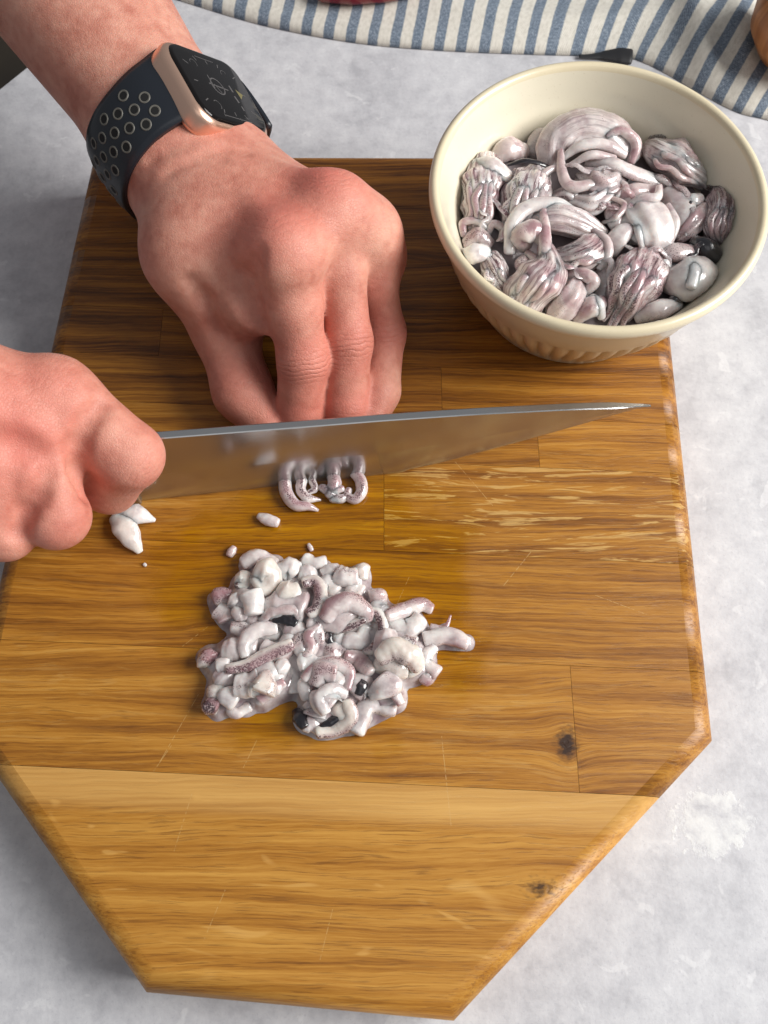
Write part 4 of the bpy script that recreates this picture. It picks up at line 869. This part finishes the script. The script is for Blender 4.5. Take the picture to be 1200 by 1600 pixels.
def bulb(zp, zr, seed, lo=.15, hi=.8, n=14, pink=.3, ink=0., cream=0., ramp=.045, twist=.6, flat=.8, strands=3):
    """a squid head: swollen ribbed body with a few arms lying along it"""
    at = dict(speckle=lambda T, A, v: ribs(n, lo, hi)(T, A, v) * np.clip(.75 + .9 * vnoise(v, seed + 5, 6), .1, 1.3), pink=lambda T, A, v: pink * np.clip(1 + 1.2 * vnoise(v, seed + 6, 8), 0, 2), cream=cream, fib=min(1, .45 + hi * .65))
    if not ink: at['ink'] = lambda T, A, v: .55 * np.clip(1.6 * vnoise(v, seed + 31, 7) - .45, 0, 1)
    if ink: at['ink'] = lambda T, A, v: ink * np.clip(.5 + .8 * vnoise(v, seed, 8), 0, 1)
    out = [tube(zp, zr, at, flat=flat, ridges=n, ramp=ramp * .8, noise=.24, seed=seed, twist=twist, nr=n * 6, nl=34, nscale=7)]
    r = np.random.default_rng(seed); q = np.array([(*z, 0)[:3] for z in zp], float); q = spline(q, 7); jit = r.uniform(-11, 11, (strands + 1, 9)); d = unit(q[-1, :2] - q[0, :2]); s = np.array([-d[1], d[0]])
    for k in range(strands):
        o = np.interp(np.linspace(0, 1, 7), np.linspace(0, 1, len(zr)), zr); off = (k - (strands - 1) / 2) / max(1, strands - 1) * 1.25 + r.uniform(-.1, .1)
        pts = [(q[i, 0] + s[0] * (off * o[i] * .78 + jit[k, i]), q[i, 1] + s[1] * (off * o[i] * .78 + jit[k, i]), q[i, 2] + o[i] / 2.5 / 4.35 * flat * math.sqrt(max(.05, 1 - (off * .78) ** 2)) * .92) for i in range(1, 7)]
        e = pts[-1]; pts.append((e[0] + d[0] * o[-1] * .9 + r.uniform(-14, 14), e[1] + d[1] * o[-1] * .9 + r.uniform(-10, 10), e[2] - 2.5))
        w0 = np.mean(zr) * r.uniform(.20, .27)
        out.append(tube(pts, [w0 * .7, w0, w0, w0 * .9, w0 * .45], dict(speckle=lambda T, A, v: .15 + hi * .75 * ang_attr(A, 1.57, 1.1), pink=pink, cream=cream, **({'ink': at['ink']} if ink else {})), seed=seed + k + 50, noise=.12, nscale=2.5))
    return out
def inbowl(sw, label): 
    v = np.vstack([q[0] for q in sw]); c = v.mean(0); d = v[:, :2] - BC[:2]; rr = np.linalg.norm(d, axis=1)
    out = []
    for vv, f, a in sw:                      # keep every piece inside the bowl wall
        vv = vv.copy(); zz = vv[:, 2] - ZB; lim = np.interp(zz, [5, 8, 12.5, 20, 30, 39, 50, 58], [18, 30, 37, 43, 48.5, 52.5, 57.6, 60.8]) - .5
        d = vv[:, :2] - BC[:2]; r_ = np.linalg.norm(d, axis=1); k = np.where(r_ > lim, lim / np.maximum(r_, 1e-6), 1); vv[:, :2] = BC[:2] + d * k[:, None]; out.append((vv, f, a))
    return fin(squid_mesh('raw_squid', out, None, V(c[0], c[1], v[:, 2].min())), label, GB, 'squid')
W_ = dict(pink=.13); 
def skin(c=1.57, w=1.4, s=.7, p=.4, cr=0): return dict(speckle=lambda T, A, v: s * ang_attr(A, c, w) * np.clip(.8 + vnoise(v, 3, 5), .2, 1.4), pink=lambda T, A, v: .18 + p * ang_attr(A, c, w), cream=cr)
inbowl([tube([(330, 200, 0), (360, 150, 1), (430, 120, 0)], [34, 52, 30], dict(speckle=.35, ink=.45), seed=1)], 'dark grey squid lump at the back left, half behind the big pink fold')
inbowl([tube([(185, 215, 2), (235, 185, 4), (295, 190, 1)], [34, 52, 36], dict(pink=.35, speckle=.12, cream=.2), seed=2, noise=.16)], 'pinkish white squid lump at the back left by the bowl wall')
inbowl(bulb([(155, 235, 3), (130, 330, 4), (120, 430, 3), (115, 490, 0)], [58, 84, 76, 44], 3, lo=.05, hi=.75, n=16, pink=.3, strands=4) +
       [tube([(105, 235, 7), (165, 245, 9), (235, 290, 6)], [22, 44, 30], dict(W_, cream=.15), seed=4, flat=.6, noise=.14)] +
       [tube([(60, 520, 2), (60, 470, 5), (110, 462, 6), (150, 490, 4)], [14, 17, 17, 12], skin(s=.6), seed=5), tube([(150, 520, 2), (175, 475, 5), (215, 495, 4), (205, 540, 2)], [14, 17, 17, 12], skin(s=.6), seed=6), tube([(70, 560, 0), (115, 520, 3), (160, 555, 1)], [28, 38, 30], skin(s=.7), seed=7, noise=.2)],
       'tall ribbed squid head with a white collar along the left wall of the bowl')
inbowl(bulb([(345, 285, 3), (310, 350, 5), (275, 430, 3), (250, 500, 0)], [60, 98, 88, 50], 8, lo=.1, hi=.65, n=13, pink=.2, strands=5), 'ribbed translucent squid head just right of the tall collared one')
inbowl([tube([(235, 245, 7), (300, 228, 9), (365, 240, 8), (400, 255, 6)], [7, 12, 12, 8], dict(ink=1.1, speckle=.5), flat=.5, seed=9), tube([(260, 265, 6), (330, 300, 8), (400, 262, 9), (440, 250, 8)], [10, 16, 16, 12], skin(s=.4, p=.5), seed=10)], 'thin black edged squid flap under the big pink fold at left')
inbowl([tube([(395, 245, 3), (420, 150, 8), (520, 95, 10), (640, 120, 9), (725, 215, 4)], [52, 74, 80, 78, 44], dict(speckle=lambda T, A, v: .5 * ang_attr(A, 1.9, .9) * np.clip(.6 + vnoise(v, 4, 5), 0, 1), pink=lambda T, A, v: .12 + .4 * np.clip(vnoise(v, 11, 9) + .35, 0, 1), fib=.35), flat=.62, ridges=7, ramp=.05, seed=11, noise=.13, nr=42, nl=40, nscale=9),
        tube([(450, 215, 8), (520, 170, 12), (610, 165, 12), (690, 205, 9)], [15, 24, 26, 18], dict(pink=.15), seed=12), tube([(480, 245, 8), (560, 205, 12), (650, 220, 10)], [13, 20, 16], dict(pink=.3, speckle=.1), seed=13),
        tube([(620, 130, 12), (680, 110, 13), (735, 160, 10), (715, 235, 6)], [14, 22, 24, 16], skin(s=.45, p=.5), seed=14), tube([(485, 60, 9), (560, 48, 11), (640, 80, 10), (700, 120, 8)], [9, 15, 15, 9], dict(speckle=.75, pink=.3), flat=.6, seed=15)],
       'big folded pink squid mantle arching at the back of the bowl')
inbowl(bulb([(790, 175, 2), (850, 205, 6), (930, 260, 6), (1010, 320, 2)], [44, 80, 72, 26], 16, lo=.05, hi=.42, n=10, pink=.34, cream=.2, strands=3), 'smooth pinkish squid head at the right back of the bowl')
inbowl([tube([(800, 130, 3), (850, 130, 5), (900, 150, 3)], [16, 20, 14], dict(speckle=.6), seed=17)], 'small grey squid skin roll behind the smooth pinkish head')
inbowl([tube([(440, 190, 9), (445, 270, 10), (475, 325, 10), (560, 320, 10), (640, 285, 9)], [14, 20, 24, 22, 14], skin(s=.35, p=.5), seed=18, noise=.12)], 'pink U shaped squid tentacle hanging below the big fold')
inbowl([tube([(540, 290, 4), (600, 330, 7), (650, 300, 6), (665, 270, 5)], [52, 78, 60, 36], dict(ink=lambda T, A, v: np.clip(1.6 * T - .5, 0, 1.2), speckle=.45, pink=.15), seed=19, ridges=9, ramp=.1, nr=54),
        tube([(490, 390, 5), (560, 400, 8), (630, 350, 8), (650, 330, 7)], [30, 44, 36, 20], dict(pink=.15, speckle=ribs(8, 0, .55)), ridges=8, ramp=.12, nr=48, seed=20)], 'squid head with an ink black patch in the centre back of the bowl')
inbowl([tube([(545, 235, 7), (640, 240, 11), (720, 275, 9), (800, 300, 6), (870, 330, 3)], [20, 32, 34, 30, 16], dict(pink=.14, speckle=lambda T, A, v: .5 * ang_attr(A, .4, .8)), flat=.6, seed=21, noise=.16), tube([(780, 290, 6), (840, 300, 7), (875, 330, 5)], [12, 18, 10], skin(s=.6), seed=22)], 'grey white squid flap running right from the ink patch')
inbowl([tube([(660, 380, 4), (720, 350, 7), (780, 350, 6), (830, 335, 9)], [26, 36, 34, 18], dict(pink=.5, speckle=.22), seed=23, noise=.15)], 'reddish pink squid strip right of the ink patch')
inbowl([tube([(730, 395, 5), (780, 470, 8), (810, 540, 7), (800, 590, 3)], [60, 100, 92, 48], dict(W_, speckle=lambda T, A, v: .35 * ang_attr(A, 3.0, .9)), flat=.6, ridges=8, ramp=.07, nr=56, seed=24, noise=.12, nscale=8), tube([(700, 410, 9), (755, 375, 12), (815, 370, 12), (825, 330, 11)], [13, 20, 20, 12], dict(W_, pink=.2), seed=25),
        tube([(720, 430, 9), (745, 510, 11), (760, 575, 7)], [12, 17, 11], dict(W_), seed=26), tube([(860, 400, 9), (890, 470, 9), (870, 545, 6)], [12, 18, 12], dict(W_, pink=.2), seed=27)], 'white fan shaped squid mantle with ridges right of the bowl centre')
inbowl([tube([(860, 360, 2), (915, 420, 4), (925, 510, 3)], [44, 58, 44], dict(pink=.16, speckle=.14), seed=28, noise=.15), tube([(925, 390, 5), (950, 385, 6), (985, 375, 5)], [24, 30, 22], dict(pink=.1), seed=29), tube([(945, 388, 11), (951, 391, 11)], [6, 7], dict(ink=1.2), seed=30)], 'pale squid lump with a small dark eye, right of the white fan')
inbowl([tube([(640, 400, 3), (650, 455, 7), (670, 500, 5)], [28, 40, 28], skin(s=.9, p=.5), seed=31, noise=.18), tube([(605, 470, 5), (655, 450, 10), (690, 400, 10), (640, 372, 9)], [9, 13, 13, 9], skin(s=.4, p=.4, cr=.4), seed=32)], 'speckled brown squid frill left of the white fan')
inbowl([tube([(640, 590, 3), (665, 530, 8), (710, 500, 8), (720, 540, 4)], [24, 40, 34, 20], dict(W_, speckle=lambda T, A, v: .4 * ang_attr(A, 5, .8)), seed=33, noise=.14)], 'bluish white squid nub in the bowl centre')
inbowl(bulb([(1075, 345, 2), (1075, 420, 6), (1060, 490, 5), (1075, 560, 0)], [44, 74, 70, 46], 34, lo=.45, hi=1.0, n=12, pink=.45, ink=.55, strands=4), 'dark purple squid head against the right wall of the bowl')
inbowl([tube([(900, 530, 2), (950, 480, 5), (1000, 420, 4)], [30, 48, 36], dict(speckle=.45, pink=.4), seed=36, noise=.16, ridges=6, ramp=.1, nr=36)], 'purple grey squid fold left of the dark purple head')
inbowl([tube([(960, 545, 5), (1000, 560, 6), (1050, 610, 3), (1080, 650, 1)], [28, 44, 40, 24], dict(ink=1.15, speckle=.6), seed=37, noise=.2)], 'ink black squid lump below the dark purple head at the right')
inbowl([tube([(820, 620, 3), (870, 590, 6), (940, 590, 5), (960, 560, 4)], [30, 42, 38, 20], dict(speckle=.5, pink=.3), seed=38, noise=.2), tube([(770, 610, 8), (775, 650, 9), (760, 640, 9)], [12, 14, 9], dict(W_, ink=.3), seed=39), tube([(830, 640, 8), (850, 625, 9), (865, 645, 8)], [12, 14, 9], dict(W_), seed=40)], 'ring of grey squid suckers in the lower right of the bowl')
inbowl(bulb([(790, 610, 3), (745, 670, 7), (700, 750, 5), (670, 830, 0)], [56, 102, 94, 54], 41, lo=.4, hi=1.0, n=13, pink=.5, ink=.5, strands=4), 'dark purple ribbed squid head at the front of the bowl')
inbowl([tube([(870, 690, 3), (930, 690, 7), (1000, 680, 5), (1045, 690, 2)], [64, 92, 88, 48], dict(cream=.2, pink=.05), flat=.75, seed=43, noise=.10, nscale=9), tube([(935, 620, 9), (960, 660, 12), (950, 720, 12)], [20, 30, 20], dict(cream=.05), seed=44)], 'large glossy white squid lump at the lower right of the bowl')
inbowl([tube([(740, 840, 1), (820, 810, 5), (900, 790, 3)], [26, 40, 24], dict(W_, speckle=lambda T, A, v: .5 * ang_attr(A, .3, .9)), seed=45), tube([(860, 800, 3), (885, 770, 5), (905, 800, 3)], [14, 22, 14], dict(ink=.7, speckle=.5), seed=46)], 'flat white squid scrap along the front wall, left of the glossy white lump')
inbowl([tube([(240, 585, 4), (250, 480, 9), (310, 410, 11), (420, 395, 11), (510, 440, 8)], [22, 29, 30, 28, 18], dict(W_), flat=.8, seed=47, noise=.08)] +
       [tube([(330, 470, 4), (420, 450, 8), (520, 480, 6), (600, 520, 3)], [50, 62, 58, 40], dict(pink=.22, speckle=ribs(9, 0, .4), fib=.4), ridges=9, ramp=.06, nr=54, seed=48, noise=.12), tube([(300, 560, 4), (290, 520, 9), (340, 500, 10), (370, 540, 8)], [34, 46, 42, 26], skin(s=.6, p=.5, cr=.3), seed=49, noise=.14)], 'white rimmed squid ring opening in the left middle of the bowl')
inbowl(bulb([(590, 560, 4), (540, 590, 7), (470, 605, 6), (410, 600, 2)], [58, 70, 58, 26], 50, lo=.25, hi=.75, n=11, pink=.2, cream=.3, strands=3) + [tube([(570, 500, 8), (620, 540, 10), (625, 600, 9), (590, 650, 6)], [13, 18, 18, 12], dict(W_, pink=.2), seed=53)], 'brown speckled squid head with pale rim in the bowl middle')
inbowl([tube([(60, 600, 5), (105, 590, 9), (145, 590, 7)], [30, 42, 34], dict(), seed=54, noise=.08), tube([(150, 560, 6), (160, 590, 8), (150, 625, 6)], [10, 14, 10], dict(ink=.6, speckle=.4), flat=.6, seed=55)] + bulb([(165, 610, 2), (185, 670, 5), (210, 730, 1)], [44, 58, 40], 56, lo=.3, hi=.75, n=12, pink=.15, strands=2), 'white tipped speckled squid head at the front left wall')
inbowl(bulb([(380, 560, 8), (395, 640, 8), (340, 710, 7), (290, 770, 2)], [28, 62, 104, 84], 60, lo=.05, hi=.35, n=9, pink=.42, cream=.12, ramp=.06, strands=2) + [tube([(310, 590, 5), (370, 620, 9), (380, 520, 11), (375, 430, 11), (400, 420, 9)], [16, 24, 26, 20, 12], skin(s=.3, p=.6), seed=63), tube([(300, 610, 4), (290, 640, 6), (330, 680, 6)], [20, 32, 24], dict(speckle=.55, pink=.3), seed=64)], 'pink freckled squid head with a long neck at the front left of the bowl')
inbowl([tube([(450, 680, 4), (520, 670, 8), (570, 700, 8), (540, 740, 5)], [18, 26, 28, 18], skin(s=.3, p=.4), seed=65), tube([(420, 830, 1), (470, 770, 6), (500, 710, 5)], [50, 60, 38], dict(speckle=.3, pink=.35), noise=.15, ridges=6, ramp=.08, nr=36, seed=66)], 'pink grey squid curl right of the freckled neck')
inbowl([tube([(500, 840, 2), (560, 800, 6), (600, 780, 4)], [30, 44, 30], skin(s=.45, p=.6), seed=67, noise=.14), tube([(565, 760, 6), (590, 790, 8), (600, 840, 4)], [16, 22, 16], dict(W_), seed=68)], 'small pink squid nub at the very front of the bowl')
inbowl([tube([(590, 650, 1), (620, 700, 3), (600, 760, 1)], [34, 44, 30], dict(pink=.1, speckle=.1), seed=69)], 'grey translucent squid scrap between the freckled and dark front heads')
inbowl([tube([(420, 370, 3), (470, 360, 6), (500, 400, 4)], [26, 36, 24], dict(speckle=ribs(6, .1, .7), pink=.2), ridges=6, ramp=.1, nr=36, seed=70)], 'little striped squid fold above the white rimmed ring')
def ribbon(zp, w0, at, seed, flat=.38):
    r = np.random.default_rng(seed); q = spline(np.array([(*z, 0)[:3] for z in zp], float), 9)
    d = np.gradient(q[:, :2], axis=0); d /= np.linalg.norm(d, axis=1)[:, None] + 1e-9; wv = np.sin(np.arange(9) * 1.9 + r.uniform(0, 6)) * 7
    q[:, 0] -= d[:, 1] * wv; q[:, 1] += d[:, 0] * wv; q[:, 2] += np.cos(np.arange(9) * 1.7 + seed) * .7
    return tube([tuple(x) for x in q], [w0 * .6, w0, w0 * 1.15, w0, w0 * .9, w0 * .4], at, flat=flat, noise=.2, nscale=2.4, nl=44, seed=seed)
inbowl([ribbon([(250, 330, 8), (330, 390, 9.5), (400, 380, 9), (460, 430, 9)], 13, skin(s=.5, p=.5), 81), ribbon([(280, 300, 9), (300, 370, 9), (270, 440, 8)], 9, skin(s=.9, p=.5), 82)], 'limp pink squid arm lying across the second ribbed head')
inbowl([ribbon([(640, 300, 10), (700, 330, 11), (720, 390, 11), (690, 450, 9)], 12, dict(pink=.5, speckle=.35), 83), ribbon([(560, 420, 9), (620, 400, 11), (680, 430, 10)], 10, dict(speckle=.9, ink=.35), 84)], 'reddish wavy squid frill over the centre of the bowl')
inbowl([ribbon([(880, 300, 6), (930, 360, 8), (960, 440, 8), (930, 520, 6)], 12, dict(pink=.35, speckle=.5), 85), ribbon([(900, 560, 6), (960, 590, 8), (1000, 540, 8), (1040, 560, 6)], 11, dict(ink=.9, speckle=.8), 86)], 'dark trailing squid arm left of the dark purple head')
inbowl([ribbon([(560, 640, 6), (610, 610, 9), (640, 650, 9), (610, 720, 7)], 12, dict(pink=.2, speckle=.2), 87), ribbon([(420, 650, 9), (480, 640, 10), (520, 690, 9)], 10, skin(s=.8, p=.4), 88)], 'thin pale squid arm looping between the front squid heads')
inbowl([ribbon([(160, 380, 8), (220, 420, 8), (230, 490, 7), (190, 540, 6)], 11, skin(s=.9, p=.4), 89), ribbon([(90, 400, 8), (150, 440, 9), (120, 500, 7)], 8, skin(s=.9, p=.4), 90)], 'purple squid arm drooping over the tall collared head')
inbowl([ribbon([(420, 250, 10), (500, 250, 12), (570, 270, 12), (640, 250, 11), (700, 250, 10)], 10, dict(pink=.35, speckle=.4), 91)], 'wavy pink squid edge under the big fold')
inbowl([ribbon([(690, 560, 8), (760, 600, 10), (830, 570, 9), (870, 640, 8)], 12, dict(pink=.25, speckle=.55), 92)], 'speckled squid arm over the top of the dark front head')
# ------------------------------------------------------------------ striped towel and what lies on it
HEM = [(180, -45), (250, -10), (300, 8), (420, 43), (560, 69), (700, 81), (850, 87), (965, 90), (1000, 97), (1040, 116), (1090, 145), (1150, 176), (1200, 189), (1290, 215)]
TOP = [(260, -190), (310, -150), (350, -125), (470, -110), (610, -105), (745, -105), (900, -105), (1045, -100), (1105, -95), (1160, -85), (1215, -70), (1275, -40), (1330, -15), (1430, 30)]
cu = np.array(HEM, float); ln = np.concatenate([[0], np.cumsum(np.linalg.norm(np.diff(cu, axis=0), axis=1))]); NS, NV = 260, 46
ss = np.linspace(0, ln[-1], NS); par = np.interp(ss, ln, np.arange(len(HEM)))
hem = spline(cu, 1400)[np.clip((par / (len(HEM) - 1) * 1399).astype(int), 0, 1399)]; topc = spline(np.array(TOP, float), 1400)[np.clip((par / (len(TOP) - 1) * 1399).astype(int), 0, 1399)]
tv, tu, tw = [], [], []
for i in range(NS):
    for j in range(NV):
        t = j / (NV - 1); q = hem[i] * (1 - t) + topc[i] * t; q = q + np.array([6 * math.sin(t * 5 + i * .03), 0]) * t
        p = P(q[0], q[1], -30); edge_ = min(1, (t / .07)) ** .5
        fold = 9.0 * math.exp(-((q[0] - 1045 - 50 * (1 - t)) / 30) ** 2) + 7.0 * math.exp(-((q[0] - 1150 + 25 * t) / 34) ** 2) * min(1, t * 4) + 3.0 * math.exp(-((t - .30 + .08 * math.sin(i * .05)) / .10) ** 2) + 1.2 * math.sin(i * .11 + t * 4) * t
        tv.append(V(p[0], p[1], .5 + 4.6 * edge_ + fold * min(1, t * 9))); tu.append(ss[i] / 34.6 + .32); tw.append(t * 60)
base = np.array(tv).mean(0); base[2] = 0
tf = [(i * NV + j, (i + 1) * NV + j, (i + 1) * NV + j + 1, i * NV + j + 1) for i in range(NS - 1) for j in range(NV - 1)]
tow = mesh('tea_towel', tv, tf, MTW, None, base, attrs=dict(stripe=tu, along=tw))
so = tow.modifiers.new('thickness', 'SOLIDIFY'); so.thickness = 0.0016; so.offset = -1
tag(tow, 'folded cream and blue grey striped linen towel lying at the back of the table', 'towel')
# black flat tool half under the hem
mb = simple('black_plastic', (0.016, 0.016, 0.018), 0.5).m
kp = [(905, 88), (918, 88), (930, 87.5), (942, 86.5), (965, 85), (986, 87)]; kw = [1.2, 1.6, 2.2, 4.6, 6.4, 6.2]  # narrow left tail models the thin shadow along the hem, wide end is the tool
v, f, *_ = sweep([P(x, y, -28.2) for x, y in kp], kw, flat=.34, nl=30, nr=16, blunt=.15); o = mesh('utensil_handle', v, f, mb, None, P(900, 90, -30)); tag(o, 'black flat utensil handle tip and thin shadow line along the towel hem behind the bowl', 'utensil')
# onion at the right edge of the picture
mo = NT('onion_skin'); x, y, z = mo.sep(mo.obj()); an = mo.math('ARCTAN2', y, x)
mo.set(Base_Color=mo.ramp(mo.noise(mo.xyz(mo.math('MULTIPLY', an, 9.0), mo.math('MULTIPLY', z, 20.0), 0.0), 1.0, 3.0), [(0.3, (0.30, 0.10, 0.025)), (0.65, (0.50, 0.20, 0.06))]), Roughness=0.35)
oc = P(1272, 22, -30 + 34); oc_base = V(oc[0], oc[1], 6)
v, f = lathe([(.3, 0), (8, .6), (20, 6), (28, 18), (29, 28), (25, 40), (14, 50), (5, 56), (3, 64), (.3, 66)], oc_base, 48); tag(mesh('onion', v, [q[::-1] for q in f], mo.m, None, oc_base), 'brown skinned onion on the striped towel at the right edge', 'onion')
# red fruit and a dark dish, only their near rims show at the top edge
mr_ = NT('chilli_skin'); mr_.set(Base_Color=mr_.mix(mr_.noise(mr_.obj(), 40.0), (0.16, 0.006, 0.012), (0.24, 0.01, 0.018)), Roughness=0.22)
v, f, *_ = sweep([P(500, -14, -18), P(540, -15, -17), P(590, -18, -17), P(650, -22, -18), P(700, -26, -20)], [5.5, 7.5, 7.5, 5.5, 1.5], noise=.05, nscale=9, seed=3, nl=40, nr=24)
v[:, 2] += 6.0 - v[:, 2].min(); tag(mesh('chilli_pepper', v, f, mr_.m, None, V(v[:, 0].mean(), v[:, 1].mean(), 6)), 'dark red chilli pepper on the towel at the top edge of the picture', 'chilli pepper')
db = P(945, -95, -24); db[2] = 5.5
v, f = lathe([(.3, 0), (26, 0), (36, 6), (40, 12), (41, 13), (39.5, 12.5), (35, 7.5), (25, 2.5), (.3, 2.5)], db, 64); tag(mesh('dark_dish', v, [q[::-1] for q in f], mb, None, db), 'black dish on the towel, only its near rim showing at the top edge', 'dish')
